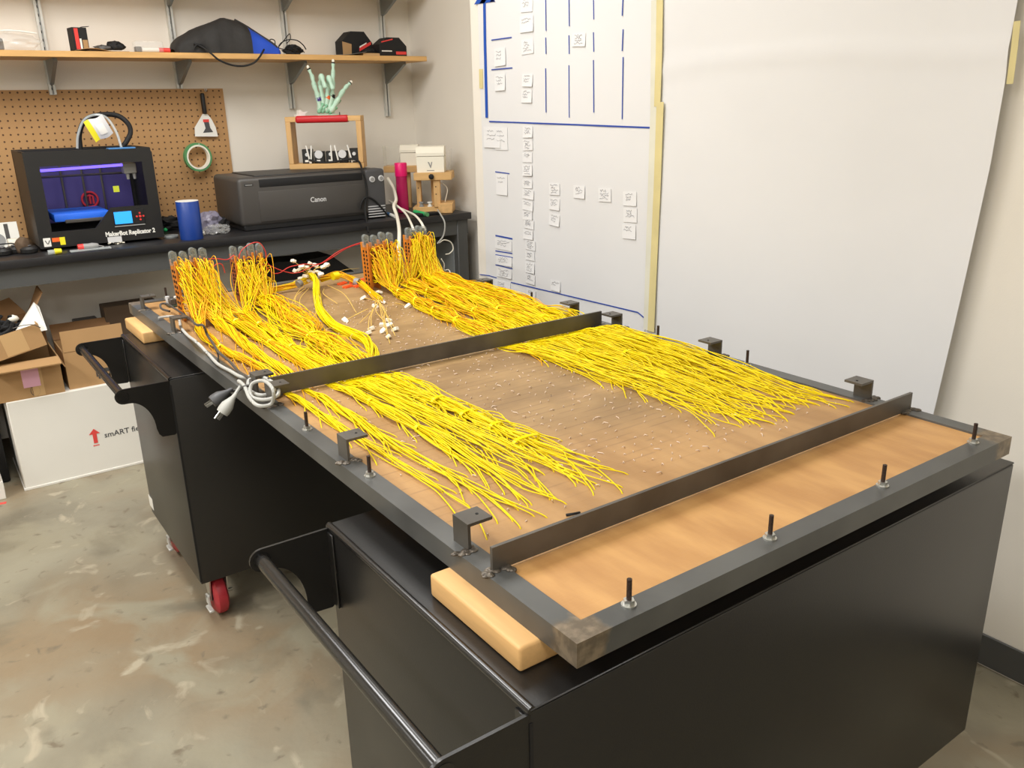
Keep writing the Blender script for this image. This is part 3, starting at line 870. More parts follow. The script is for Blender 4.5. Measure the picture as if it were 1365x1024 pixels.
part(MB().tube([onp(286, 462, .02), onp(291, 474, .012), onp(290, 482, .012)], .002, 6), 'tie_end', 'matteblack', bc)
ps = thing('power_supply', 'small green and black circuit module at the far left corner of the panel', 'circuit module', onp(231, 407))
mb = MB().box(-.022, .022, -.035, .035, .003, .006)
part(mb, 'module_board', 'ledge', ps, local=True)
mb = MB(); mb.box(-.016, .004, -.03, -.005, .006, .028, .002, 1); mb.box(-.006, .014, .004, .026, .006, .02, .002, 1); mb.cyl((.014, -.02, .006), (.014, -.02, .026), .006, seg=12)
part(mb, 'module_housing', 'charcoal', ps, local=True)
part(MB().cyl((-.012, .016, .006), (-.012, .016, .03), .007, seg=14), 'capacitor', 'silver', ps, local=True)
part(MB().box(.006, .02, -.004, .006, .02, .03, .001, 1), 'cream_socket', 'connector', ps, local=True)

# ---------------------------------------------------------------- wooden blocks between carts and frame
for nm, y0_, y1_ in (('pale softwood block under the near left corner of the steel frame', .075, .305), ('pale softwood block under the far left end of the frame', 2.118, 2.37)):
    o = part(MB().box(-.033, .056, y0_, y1_, .802, .84, .005, 3), 'wood_block', 'wood', None)
    tag(o, nm, 'wood block')

# ---------------------------------------------------------------- the two black carts
CX0, CX1, CD, CZ0, CZ1 = -.064, 1.145, .606, .146, .802
def cart(y0, label):
    t = thing('rolling_cart', label, 'cart', (0, y0, 0))
    y1 = y0 + CD
    part(MB().box(CX0, CX1, y0, y1, CZ0, CZ1 - .004, .004, 2), 'body', 'black', t)
    lid = part(MB().box(CX0 + .001, CX1, y0, y1, CZ1 - .004, CZ1 - .0005, .0015, 1), 'top_sheet', 'black', t)
    part(MB().cyl((CX0 + .004, y0 + .001, CZ1 - .004), (CX0 + .004, y1 - .001, CZ1 - .004), .0065, seg=14), 'top_edge_roll', 'blackgloss', t)
    part(MB().box(CX0 - .0012, CX0 + .004, y0 - .0012, y0 + .004, CZ0 + .01, CZ1 - .02), 'corner_seam', 'matteblack', t)
    # handle: two plates with a concave lower edge, and a tube
    bx, bz = -.187, .774
    poly = []
    for a in np.linspace(PI / 2, 3 * PI / 2, 10):
        poly.append((bx + .021 * math.cos(a), bz + .021 * math.sin(a)))
    ex, ez = CX0 - .052, .665
    for a in np.linspace(PI / 2, 0, 12):        # concave quarter curve
        poly.append((bx + .012 + (ex - bx - .012) * math.sin(PI / 2 - a), ez + (bz - .021 - ez) * math.sin(a)))
    poly += [(ex + .004, .648), (ex + .012, .638), (CX0 - .006, .636), (CX0 + .0005, .642), (CX0 + .0005, .795)]
    for yy in (y0 + .0005, y1 - .0055):
        X = Matrix.Translation((0, yy + .005, 0)) @ Matrix.Rotation(PI / 2, 4, 'X')
        hp = part(MB().prism(poly, .005, X), 'handle_plate', 'black', t)
        part(MB().cyl((bx, yy - .0012, bz), (bx, yy + .0062, bz), .015, seg=18), 'bar_end', 'blackgloss', hp)
        part(MB().box(CX0 - .004, CX0, yy + (.005 if yy == y0 + .0005 else -.022), yy + (.027 if yy == y0 + .0005 else 0), .642, .79, .001, 1), 'mounting_flange', 'black', hp)
    part(MB().cyl((bx, y0 + .004, bz), (bx, y1 - .004, bz), .012, seg=20), 'handle_bar', 'blackgloss', t)
    for x, yy in ((-.005, y0 + .065), (-.005, y1 - .065), (CX1 - .17, y0 + .11), (CX1 - .17, y1 - .11)):
        w = MB()
        w.lathe([(.012, -.02), (.05, -.02), (.0615, -.013), (.0635, 0), (.0615, .013), (.05, .02), (.012, .02)], (x, yy, .0635), 28, Matrix.Rotation(PI / 2, 4, 'Y'))
        wh = part(w, 'caster_wheel', 'castered', t)
        part(MB().cyl((x - .022, yy, .0635), (x + .022, yy, .0635), .018, seg=16), 'wheel_hub', 'matteblack', wh)
        fk = MB()
        for sx in (-1, 1):
            fk.hexa([(x + sx * .026 - .002, yy - .012, .05), (x + sx * .026 + .002, yy - .012, .05), (x + sx * .026 + .002, yy + .012, .05), (x + sx * .026 - .002, yy + .012, .05)],
                    [(x + sx * .026 - .002, yy - .03, .136), (x + sx * .026 + .002, yy - .03, .136), (x + sx * .026 + .002, yy + .03, .136), (x + sx * .026 - .002, yy + .03, .136)])
        fk.box(x - .04, x + .04, yy - .045, yy + .045, .136, CZ0 + .001, .002, 1)
        f = part(fk, 'caster_fork', 'zinc', t)
        part(MB().cyl((x - .036, yy, .0635), (x + .044, yy, .0635), .0055, seg=10), 'axle_bolt', 'zinc', f)
        pd = MB(); pd.box(x - .045, x - .03, yy - .055, yy - .01, .034, .042, .002, 1); pd.box(x - .036, x - .031, yy - .02, yy + .01, .04, .07)
        part(pd, 'brake_pedal', 'galv', f)
    return t
cart(.012, 'near black steel cart under the front end of the panel')
fc = cart(1.69, 'far black steel cart on red casters under the back end of the panel')
a = P(201, 672, x=CX0 - .001); 
part(MB().box(CX0 - .0008, CX0, a.y - .035, a.y + .02, a.z - .012, a.z + .03), 'sticker', 'white', fc, 'small white sticker')

# ---------------------------------------------------------------- papers, tape and notes on the right wall
def sheet(name, m, zt, zb, left, right, amp, seed, off=.004, label=None, cat='paper', nu=26, nv=30, thick=.0008, curl=0.):
    """left(z), right(z): y of the sheet's two edges"""
    r = random.Random(seed); ph = [r.uniform(0, 6) for _ in range(4)]
    def fn(u, v):
        z = zt + (zb - zt) * v
        y = left(z) + (right(z) - left(z)) * u
        zc = P(1100, 78, x=BX).z + .02 * math.sin(4 * u)
        x = BX - off - .004 * math.exp(-((z - zc) / .018) ** 2) - amp * (1 + .5 * math.sin(3.1 * u * 3 + 2 * v + ph[0]) + .5 * math.sin(5 * v * 2 - 3 * u + ph[1])) - curl * u ** 6
        return Vector((x, y, z))
    o = MB().grid(fn, nu, nv, thick).build(name, m, None)
    return tag(o, label, cat)
yl = lambda px, py: P(px, py, x=BX).y
chart = thing('planning_chart', 'tall white paper chart with blue lines and an arrow, taped to the right wall', 'chart', (BX, 2.05, .5))
sh = MB().grid(lambda u, v: Vector((BX - .0025 - .0015 * math.sin(9 * u + 4 * v) ** 2, 2.615 + (1.545 - 2.615) * u, 2.75 + (.5 - 2.75) * v)), 24, 30, .0006)
part(sh, 'paper_sheet', 'paper', chart)
# horizontal fold: a shallow ridge
def wallstrip(pts, w, m, name, parent, off=.0055, vertical=None, t=.0004):
    """flat strip on the right wall through pixel points, w in metres"""
    q = [P(a, b, x=BX - off) for a, b in pts]
    mb = MB()
    for a, b in zip(q, q[1:]):
        d = (b - a).normalized(); n = Vector((0, -d.z, d.y)) * w / 2
        mb.hexa([a + n, b + n, b - n, a - n], [p + Vector((-t, 0, 0)) for p in (a + n, b + n, b - n, a - n)])
    return part(mb, name, m, parent, smooth=False)
wallstrip([(645.5, -8), (646.5, 60), (648.8, 157)], .02, 'bluearrow', 'arrow_shaft', chart)
ah = MB(); tri = [P(a, b, x=BX - .0065) for a, b in ((632, 6), (660, 2), (646, -18))]
vs = [ah.bm.verts.new(p) for p in tri]; ah.bm.faces.new(vs)
bmesh.ops.solidify(ah.bm, geom=ah.bm.faces[:], thickness=.0005)
part(ah, 'arrow_head', 'bluearrow', chart, smooth=False)
for pts, w in [([(652, 162), (760, 166), (872, 170.5)], .006), ([(655, 53.5), (682, 49.8)], .0045), ([(655, 93), (683, 90.5)], .0045), ([(660, 229), (679, 231.5)], .0045), ([(660.5, 314), (683, 318.5)], .007),
               ([(660.5, 334.5), (683, 338)], .005), ([(660.5, 339.5), (683.5, 343.5)], .0045), ([(660.5, 353), (683, 358.5)], .0045), ([(639.5, 366), (652, 367.5), (662, 370.5)], .0045), ([(681, 376.5), (770, 397.5), (850, 416.5), (866, 430)], .005)]:
    wallstrip(pts, w, 'blueline', 'blue_line', chart)
for x, segs in [(727.3, [(-5, 41), (50, 72), (91, 150)]), (758.3, [(-5, 35), (47, 72), (87, 157)]), (791, [(-5, 26), (43, 69), (80, 150)]), (830.5, [(-5, 21), (39, 68), (76, 159)])]:
    for a, b in segs: wallstrip([(x + (b - 160) * -.005 if 0 else x, a), (x + (.5 if x < 800 else -1.2), b)], .0048, 'blueline', 'blue_line', chart)
wallstrip([(641, 92), (641.5, 118)], .03, 'masking', 'edge_tape', chart, .006)

# right blank paper
ed = [(1372, -60), (1362, 0), (1351, 60), (1345, 110), (1325, 220), (1300, 330), (1275, 440), (1250, 548), (1222, 670)]
edz = [(P(a, b, x=BX - .02).z, P(a, b, x=BX - .02).y) for a, b in ed]
def redge(z):
    zs = [e[0] for e in edz][::-1]; ys = [e[1] for e in edz][::-1]
    return float(np.interp(z, zs, ys))
blank = sheet('blank_paper', 'paper', 2.3, .55, lambda z: 1.50, redge, .004, 4, .004, 'wide blank white paper sheet hanging on the right wall with a slanting loose edge', curl=.03, nv=70)
# masking tape along the joint
for lab, pts, w, m, off in [('pale masking tape strip down the joint of the two papers', [(872.5, 0), (871, 150), (866, 300), (861.5, 440)], .03, 'maskingpale', .014),
                       ('upper yellowish masking tape strip along the left edge of the blank paper', [(879.5, -5), (878.5, 70), (876, 142)], .03, 'masking', .0155),
                       ('long lower yellowish masking tape strip along the blank paper', [(880, 136), (876, 250), (871.5, 350), (867.5, 442)], .034, 'masking', .0165),
                       ('short masking tape piece holding the far right edge of the blank paper', [(1356, 28), (1352.5, 62), (1346, 112)], .015, 'masking', .046)]:
    o = wallstrip(pts, w, m, 'masking_tape', None, off)
    tag(o, lab, 'tape')

# small notes on the chart
notes = []
def col_(name, items): 
    for i, it in enumerate(items): notes.append((name, i, len(items), it))
col_('upper left column', [(666.5, 76, 15, 24), (666.5, 110, 14, 22)])
col_('upper second column', [(702, 6, 16, 20), (702, 32, 18, 22), (703, 62, 16, 20), (703, 107, 14, 17), (702, 128, 14, 18)])
col_('upper middle', [(771.5, 53, 18, 18)])
col_('lower left column', [(656, 183, 22, 28), (668, 185, 17, 30), (669, 246, 15, 28), (671, 326, 22, 14), (672, 348, 21, 12), (672, 364, 20, 12), (670.5, 381, 20, 12)])
col_('long second column', [(703.5, 176, 13, 15), (703.5, 193, 13, 15), (703, 210, 13, 13), (703, 227, 13, 15), (703, 245, 13, 12), (704, 259, 15, 13), (703.5, 274, 14, 13), (703, 287, 13, 12), (705, 299, 13, 12), (704, 313, 13, 12), (707, 327, 13, 13), (706.5, 341, 12, 12), (706.5, 357, 12, 14), (707, 372, 12, 13), (708, 392, 12, 12)])
col_('third column', [(739, 252, 14, 16), (739, 272, 14, 16), (739, 293, 14, 16), (740.5, 381, 13, 14)])
col_('middle of the lower half', [(772, 256, 15, 17)])
col_('right of the lower middle', [(806, 260, 17, 18)])
col_('rightmost column', [(839.5, 265, 18, 19), (840, 287, 18, 19), (838.5, 309, 18, 19)])
ORDW = ['topmost', 'second', 'third', 'fourth', 'fifth', 'sixth', 'seventh', 'eighth', 'ninth', 'tenth', 'eleventh', 'twelfth', 'thirteenth', 'fourteenth', 'fifteenth']
rn = random.Random(21)
for name, i, n, (px, py, w, h) in notes:
    c = P(px, py, x=BX - .006)
    a = P(px - w / 2, py, x=BX - .006); b = P(px + w / 2, py, x=BX - .006); d0 = P(px, py - h / 2, x=BX - .006); d1 = P(px, py + h / 2, x=BX - .006)
    hw, hh = abs(a.y - b.y) / 2, abs(d0.z - d1.z) / 2
    lab = ('small white handwritten note, %s from the top in the %s of the chart' % (ORDW[i], name)) if n > 1 and i else ('small white handwritten note at the top of the %s of the chart' % name if n > 1 else 'lone small white handwritten note in the %s of the chart' % name if 'middle' not in name[:6] else 'lone small white handwritten note at the %s of the chart' % name)
    t = thing('paper_note', lab, 'note', c, (rn.uniform(-.05, .05), 0, 0), 'paper notes on the chart')
    cu = rn.uniform(.0004, .004)
    part(MB().grid(lambda u, v: Vector((-.0003 - cu * v * v * (.4 + .6 * u), hw - 2 * hw * u, hh - 2 * hh * v)), 4, 5, .0004), 'note_paper', 'notepaper', t, local=True)
    ws = []
    for k in range(rn.choice([2, 3, 3, 4])):
        z = hh * (.62 - .38 * k)
        y0_, y1_ = hw * rn.uniform(.5, .75), -hw * rn.uniform(.1, .75)
        m_ = 9
        ws.append([(-.0018 - cu * ((hh - z) / (2 * hh)) ** 2, y0_ + (y1_ - y0_) * q / m_, z + (rn.uniform(-.0045, .0045))) for q in range(m_ + 1)])
    v, f = tube_arrays([np.array(x) for x in ws], .0006, 4)
    me = bpy.data.meshes.new('handwriting'); me.from_pydata(v.tolist(), [], f); link('handwriting', me, 'ink', t)

# ---------------------------------------------------------------- bench in the recess
bench = thing('lab_bench', 'long grey lab bench with a black top along the back wall', 'bench', (-.1, BF, 0))
part(MB().box(-2.4, 1.945, BF, BY, BZ - .036, BZ, .003, 2), 'worktop', 'benchtop', bench)
part(MB().box(-2.38, 1.93, BF + .02, BF + .04, BZ - .115, BZ - .036), 'front_rail', 'benchgrey', bench)
part(MB().box(1.86, 1.925, BF + .015, BY - .05, 0, BZ - .036, .003, 1), 'end_panel', 'benchgrey', bench)
part(MB().box(-2.38, -2.31, BF + .015, BY - .05, 0, BZ - .036, .003, 1), 'end_panel', 'benchgrey', bench)
part(MB().box(-2.31, 1.86, 3.6, 3.618, .1, BZ - .036), 'back_panel', 'wall', bench)
part(MB().box(1.858, 1.862, BF + .06, BF + .45, .25, BZ - .17, .002, 1), 'recessed_panel', 'benchgrey2', bench)
def PB(px, py): return P(px, py, z=BZ)

zt1, zt2 = P(358, 350, y=3.38), P(478, 362, y=3.38); zm = P(437, 341, y=3.38)
bag = MB().prism([(zt1.x, .0), (zt2.x, .0), (zt2.x + .005, zt2.z - .03), (zt2.x - .02, zt2.z), (zm.x + .02, zm.z), (zm.x - .1, zm.z - .012), (zt1.x + .04, zt1.z - .005), (zt1.x, zt1.z - .03)], .19, Matrix.Translation((0, 3.58, 0)) @ Matrix.Rotation(PI / 2, 4, 'X'))
o = bag.build('equipment_bag', 'matteblack'); tag(o, 'slumped black equipment bag standing under the bench behind the panel', 'bag')

# ---------------------------------------------------------------- pegboard, shelves
pb = MB().box(-2.4, .89, BY - .0085, BY - .0005, BZ, 1.612).build('pegboard', 'peg'); tag(pb, 'brown pegboard on the back wall behind the bench', 'pegboard')
ST = [(.097, 1.59), (.674, 1.614), (1.254, 1.506), (1.83, 1.453)]
SZ, SU = 1.765, None
up_z = P(509, 18.7, y=3.92).z + .1
shelf = thing('wall_shelf', 'long pine wall shelf on grey brackets and slotted steel standards', 'shelf', (.5, BY, SZ - .026))
part(MB().box(-2.4, 1.945, 3.65, 3.925, SZ - .026, SZ, .002, 1), 'shelf_board', 'plyedge', shelf)
part(MB().box(-2.4, 1.945, 3.65, 3.925, up_z, up_z + .026, .002, 1), 'shelf_board', 'plyedge', shelf)
def brk(x, zt):
    X = Matrix.Translation((x - .008, 0, 0)) @ Matrix.Rotation(PI / 2, 4, 'Z') @ Matrix.Rotation(PI / 2, 4, 'X')
    mb = MB().prism([(3.925, zt), (3.70, zt), (3.695, zt - .014), (3.89, zt - .1), (3.925, zt - .108)], .016, X)
    part(mb, 'shelf_bracket', 'bracketgrey', shelf)
for x, zb in ST:
    st_ = MB(); BYs = BY - .009 if x < .5 else BY
    st_.box(x - .0145, x + .0145, BYs - .006, BYs - .001, zb, 2.7)
    st_.box(x - .0145, x - .0115, BYs - .02 , BYs - .006, zb, 2.7); st_.box(x + .0115, x + .0145, BYs - .02 , BYs - .006, zb, 2.7)
    st_.box(x - .0145, x - .004, BYs - .024 , BYs - .02, zb, 2.7); st_.box(x + .004, x + .0145, BYs - .024 , BYs - .02, zb, 2.7)
    so = part(st_, 'slotted_standard', 'galv', shelf, smooth=False)
    sl = MB()
    z = zb + .02
    while z < 2.4:
        sl.box(x - .002, x + .002, BYs - .0066, BYs - .0055, z, z + .012); z += .035
    part(sl, 'slots', 'matteblack', so)['kind'] = 'stuff'
    brk(x, SZ - .026); brk(x, up_z)

# scraper and tape roll on hooks
YP = BY - .022
def hook(c, par, l=.03):
    part(MB().tube([c + Vector((0, 0, .012)), c + Vector((0, -.004, .006)), c, c + Vector((0, -l * .6, -.003)), c + Vector((0, -l, .002)), c + Vector((0, -l, .012))], .0018, 6), 'peg_hook', 'galv', par)
c = P(272, 160, y=YP)
scr = thing('putty_scraper', 'wide steel putty scraper with black handle hanging on the pegboard', 'scraper', c)
a, b = P(269, 124, y=YP - .01), P(273, 152, y=YP - .01)
hn = MB(); q = (b - a)
hn.box(-.016, .016, -.009, .009, 0, q.length, .007, 3, X=Matrix.Translation(a) @ q.to_track_quat('Z', 'Y').to_matrix().to_4x4())
part(hn, 'handle', 'black_plastic', scr)
c1, w1 = P(272.5, 152, y=YP), P(259.5, 182, y=YP); w2 = P(290, 182, y=YP)
bl = [(c1.x - .012, c1.z), (c1.x + .012, c1.z), (c1.x + .03, c1.z - .025), (w2.x - .006, (c1.z + w2.z) / 2 - .01), (w2.x, w2.z), (w1.x, w1.z), (w1.x + .004, (c1.z + w1.z) / 2 - .01), (c1.x - .03, c1.z - .025)]
part(MB().prism(bl, .002, Matrix.Translation((0, YP - .006, 0)) @ Matrix.Rotation(PI / 2, 4, 'X')), 'blade', 'white', scr)
lz = c1.z - .04
part(MB().prism([(c1.x - .022, lz - .052), (c1.x + .03, lz - .05), (c1.x + .018, lz - .028), (c1.x + .014, lz + .01), (c1.x - .012, lz + .01), (c1.x - .006, lz - .03)], .0006, Matrix.Translation((0, YP - .0082, 0)) @ Matrix.Rotation(PI / 2, 4, 'X')), 'printed_label', 'darkgrey', scr)
part(MB().box(c1.x - .014, c1.x + .016, YP - .0092, YP - .0086, lz, lz + .014), 'red_label', 'redplastic', scr)
hook(P(273, 121, y=YP + .01), scr)
c = P(263.5, 209.5, y=YP - .03)
tr = thing('tape_roll', 'roll of green tape hanging on a pegboard hook', 'tape', c)
rb = MB().lathe([(.060, -.012), (.071, -.012), (.071, .012), (.060, .012), (.060, -.012)], c, 40, Matrix.Rotation(PI / 2, 4, 'X') @ Matrix.Rotation(.12, 4, 'Y'))
ft = [f for f in rb.bm.faces if len(f.verts) > 4]
bmesh.ops.delete(rb.bm, geom=ft, context='FACES_ONLY')
part(rb, 'tape', 'greentape', tr, angle=30)
rb = MB().lathe([(.053, -.0135), (.061, -.0135), (.061, .0135), (.053, .0135), (.053, -.0135)], c, 40, Matrix.Rotation(PI / 2, 4, 'X') @ Matrix.Rotation(.12, 4, 'Y'))
ft = [f for f in rb.bm.faces if len(f.verts) > 4]
bmesh.ops.delete(rb.bm, geom=ft, context='FACES_ONLY')
part(rb, 'cardboard_core', 'cream', tr, angle=30)
hook(Vector((c.x + .012, YP + .01, c.z + .055)), tr, .05)

# ---------------------------------------------------------------- 3D printer
MY = 3.40
def q(px, py, d=0.): return P(px, py, y=MY - d)
m0, m1 = q(29, 204).x, q(203, 197).x
m1 = .372
mzt, mzb = 1.357, BZ + .012
mk = thing('desktop_3d_printer', 'black desktop 3D printer with violet-lit chamber on the bench by the pegboard', '3D printer', ((m0 + m1) / 2, MY, BZ))
sh_ = MB()
sh_.box(m0, m0 + .018, MY + .014, MY + .39, mzb, mzt, .004, 1); sh_.box(m1 - .018, m1, MY + .014, MY + .39, mzb, mzt, .004, 1)
sh_.box(m0, m1, MY + .37, MY + .39, mzb, mzt); sh_.box(m0 + .01, m1 - .01, MY + .014, MY + .38, mzb, mzb + .02)
sh_.box(m0 + .01, m1 - .01, MY + .014, MY + .05, mzt - .02, mzt - .002); sh_.box(m0 + .01, m1 - .01, MY + .33, MY + .38, mzt - .02, mzt - .002)
part(sh_, 'body_shell', 'black_plastic', mk)
X = Matrix.Translation((0, MY + .014, 0)) @ Matrix.Rotation(PI / 2, 4, 'X')
ox0, ox1 = q(54, 230).x, q(190, 222).x
oz0, oz1 = q(66, 310).z, q(120, 219).z
dx, dz = q(128, 306).x, q(148, 277).z
dx2 = q(148, 277).x
fp = MB()
fp.prism([(m0, mzb), (ox0, mzb), (ox0, mzt), (m0, mzt)], .014, X)
fp.prism([(ox0, oz1), (ox1, oz1), (ox1, mzt), (ox0, mzt)], .014, X)
fp.prism([(ox1, mzb), (m1, mzb), (m1, mzt - .02), (m1 - .02, mzt), (ox1, mzt)], .014, X)
fp.prism([(ox0, mzb), (ox1, mzb), (ox1, dz), (dx2, dz), (dx, oz0), (ox0, oz0)], .014, X)
part(fp, 'front_panel', 'black_plastic', mk, smooth=False)
ch = MB(); ch.box(ox0 - .02, ox1 + .01, MY + .35, MY + .365, oz0, mzt - .03)
part(ch, 'chamber_back', 'violet', mk)
# LED bar, rods, extruder, plate
a, b = q(50, 226, -.06), q(165, 219, -.06)
part(MB().cyl(P(50, 228, y=MY + .06), P(166, 219.5, y=MY + .06), .006, seg=10), 'light_strip', 'violetlight', mk)
rd = MB(); rd.cyl((ox0 - .01, MY + .12, oz1 - .05), (ox1, MY + .12, oz1 - .05), .005, seg=10)
for px in (86, 114, 139): rd.cyl((P(px, 260, y=MY + .3).x, MY + .3, oz0), (P(px, 260, y=MY + .3).x, MY + .3, mzt - .03), .005, seg=10)
part(rd, 'guide_rods', 'charcoal', mk)
c = P(172, 222, y=MY + .05)
ex = MB(); ex.box(c.x - .025, c.x + .03, c.y, c.y + .05, c.z - .03, c.z + .016, .003, 1); ex.cyl((c.x - .008, c.y + .015, c.z - .055), (c.x - .008, c.y + .015, c.z - .03), .006, .009, seg=10); ex.cyl((c.x + .02, c.y + .015, c.z - .055), (c.x + .02, c.y + .015, c.z - .03), .006, .009, seg=10)
part(ex, 'extruder', 'grey', mk)
c0, c1 = P(72, 290, y=MY + .05), P(143, 284, y=MY + .05)
pl = part(MB().box(c0.x, c1.x + .01, MY + .05, MY + .3, c0.z - .022, c0.z + .012, .005, 2), 'build_plate', 'platetape', mk)
part(MB().box(c0.x + .04, c1.x, MY + .045, MY + .25, c0.z - .03, c0.z - .014, .003, 1), 'plate_arm', 'charcoal', pl)
c = P(120, 266, y=MY + .34)
rg = MB(); 
rg.tube([(c.x + .034 * math.cos(t), MY + .34, c.z + .034 * math.sin(t)) for t in np.linspace(0, 2 * PI, 25)], .005, 6, smooth=False)
rg.tube([(c.x - .014, MY + .34, c.z - .02), (c.x - .014, MY + .34, c.z + .014), (c.x, MY + .34, c.z + .02), (c.x + .014, MY + .34, c.z + .014), (c.x + .014, MY + .34, c.z - .02)], .005, 6, smooth=False)
rg.tube([(c.x, MY + .34, c.z - .02), (c.x, MY + .34, c.z + .02)], .005, 6, smooth=False)
part(rg, 'round_emblem', 'redlogo', mk)
c = q(155, 252, -.02); part(MB().box(c.x - .012, c.x + .012, c.y, c.y + .003, c.z - .013, c.z + .013), 'lime_sticker', 'limecube', mk)
# control panel
a, b = q(151, 283), q(177, 297)
cp = part(MB().box(a.x - .004, q(193, 290).x, MY - .003, MY, b.z - .006, a.z + .005, .002, 1), 'control_panel', 'matteblack', mk)
part(MB().box(a.x, b.x, MY - .0045, MY - .002, b.z, a.z), 'display', 'screen', cp)
c = q(186.5, 288)
bt = MB()
for u, v in ((0, 0), (.014, 0), (-.014, 0), (0, .014), (0, -.014)): bt.cyl((c.x + u, MY - .003, c.z + v), (c.x + u, MY - .006, c.z + v), .0055 if u == v == 0 else .0042, seg=10)
part(bt, 'buttons', 'redplastic', cp)
part(MB().box(a.x - .004, q(193, 297).x, MY - .005, MY - .002, b.z - .012, b.z - .008), 'lip', 'grey', cp)
a = q(141, 315.5); tw = q(207, 310).x - a.x
te = text('lettering', 'MakerBot Replicator 2', .0265, 'white', mk, face_front(a.x, MY - .0008, a.z), bold=.0011)
w0 = max(v.co.x for v in te.data.vertices) - min(v.co.x for v in te.data.vertices)
te.data.transform(Matrix.Translation((a.x - mk.location.x, 0, 0)) @ Matrix.Diagonal((tw / w0, 1, 1, 1)) @ Matrix.Translation((-(a.x - mk.location.x), 0, 0)))
a, b = q(143, 316.5), q(163, 322); part(MB().box(a.x, b.x, MY - .001, MY, b.z, a.z), 'rating_label', 'silver', mk)
a, b = q(57, 318), q(69, 328.5); s1 = part(MB().box(a.x, b.x, MY - .001, MY, b.z, a.z), 'warning_sticker', 'white', mk)
a, b = q(69, 317.5), q(80, 322); part(MB().box(a.x, b.x, MY - .001, MY, b.z, a.z), 'orange_band', 'orange', s1)
a, b = q(79, 316.5), q(88, 326); part(MB().box(a.x, b.x, MY - .0012, MY, b.z, a.z), 'yellow_band', 'yellowplastic', s1)
a, b = q(60, 321), q(67, 325); part(MB().tube([(a.x, MY - .0012, a.z), ((a.x + b.x) / 2, MY - .0012, b.z), (b.x, MY - .0012, a.z)], .0015, 5), 'hazard_mark', 'matteblack', s1)
# top: tape, hoses, label bag
a, b = q(145, 200), q(181, 199); part(MB().box(a.x, b.x, MY - .001, MY + .05, mzt - .002, mzt + .003), 'blue_tape', 'bluetape', mk)
hs = MB().tube([P(107, 198, y=MY + .2), P(106, 178, y=MY + .2), P(114, 160, y=MY + .2), P(134, 153, y=MY + .2), P(156, 154, y=MY + .2), P(170, 164, y=MY + .18), P(174, 176, y=MY + .14), P(169, 188, y=MY + .12), P(161, 199, y=MY + .12)], .011, 10)
part(hs, 'cable_hose', 'matteblack', mk)
hs = MB().tube([P(103, 198, y=MY + .18), P(104, 180, y=MY + .18), P(112, 160, y=MY + .18), P(128, 153, y=MY + .18), P(143, 158, y=MY + .16), P(155, 176, y=MY + .12), P(162, 197, y=MY + .1)], .0055, 8)
part(hs, 'filament_tube', 'clear', mk)
g = [P(a, b, y=MY + .15) for a, b in ((111, 163), (136, 153), (151, 178), (128, 190))]
def bil(u, v): return g[0] * (1 - u) * (1 - v) + g[1] * u * (1 - v) + g[2] * u * v + g[3] * (1 - u) * v + Vector((0, -.012 * math.sin(PI * u) * math.sin(PI * v), .004 * math.sin(7 * u)))
lb = part(MB().grid(bil, 8, 8, .001), 'hanging_label', 'silver', mk)
part(MB().grid(lambda u, v: bil(u * .25, v) + Vector((0, -.002, 0)), 3, 8, .001), 'yellow_edge', 'yellowplastic', lb)
part(MB().grid(lambda u, v: bil(.4 + u * .4, .3 + v * .5) + Vector((0, -.002, 0)), 3, 4, .001), 'printed_panel', 'white', lb)

# ---------------------------------------------------------------- wide inkjet printer
PY = 3.38
def r(px, py, d=0.): return P(px, py, y=PY - d)
p0, p1 = .728, 1.502
pzt = 1.2; pzb = BZ + .008
pr = thing('inkjet_printer', 'wide charcoal photo inkjet printer on the bench', 'printer', ((p0 + p1) / 2, PY, BZ))
part(MB().box(p0, p1, PY, PY + .39, pzb + .012, pzt, .022, 4), 'casing', 'charcoal', pr)
part(MB().box(p0 + .012, p1 - .006, PY + .008, PY + .37, BZ, pzb + .02, .004, 1), 'base', 'matteblack', pr)
lx0, lx1 = r(341, 236).x, r(484, 230).x
part(MB().box(lx0, p1 - .09, PY + .02, PY + .36, pzt - .004, pzt + .006, .003, 1), 'top_cover', 'charcoal2', pr)
za = r(350, 248).z
part(MB().box(lx0 + .01, lx1 - .005, PY - .0015, PY + .05, za - .008, pzt - .012, .005, 2), 'paper_slot', 'matteblack', pr)
zf = r(352, 255).z
part(MB().box(lx0, lx1 + .002, PY - .004, PY + .02, pzb + .03, zf, .005, 2), 'front_tray', 'charcoal', pr)
part(MB().box(lx1 + .008, p1 - .004, PY - .006, PY + .1, pzb + .016, pzt + .002, .014, 3), 'control_column', 'darkgrey', pr)
for px, py in ((495, 239), (507, 237.5)):
    c = r(px, py); k = part(MB().cyl((c.x, PY - .006, c.z), (c.x, PY - .013, c.z), .0155, .014, seg=24), 'round_button', 'silver', pr)
    part(MB().cyl((c.x, PY - .0128, c.z), (c.x, PY - .0138, c.z), .010, seg=20), 'button_face', 'grey', k)
ml = MB()
for i in range(5):
    a = r(490 + .2 * i, 275.5 + i * 3.4); b = r(513, 272.8 + i * 3.4)
    ml.box(a.x, b.x, PY - .0068, PY - .006, a.z - .003, a.z + .002)
part(ml, 'printed_lines', 'silver', pr)
a, b = r(325.5, 247), r(337, 245); part(MB().box(a.x, b.x, PY - .001, PY + .001, a.z - .006, a.z + .004), 'badge', 'matteblack', pr)
part(MB().box(a.x + .004, b.x - .004, PY - .0015, PY, a.z - .003, a.z + .001), 'badge_print', 'grey', pr)
a = r(413.5, 269.5); b = r(434, 265)
te = text('lettering', 'Canon', .034, 'silver', pr, face_front(a.x, PY - .0048, a.z), bold=.0006)
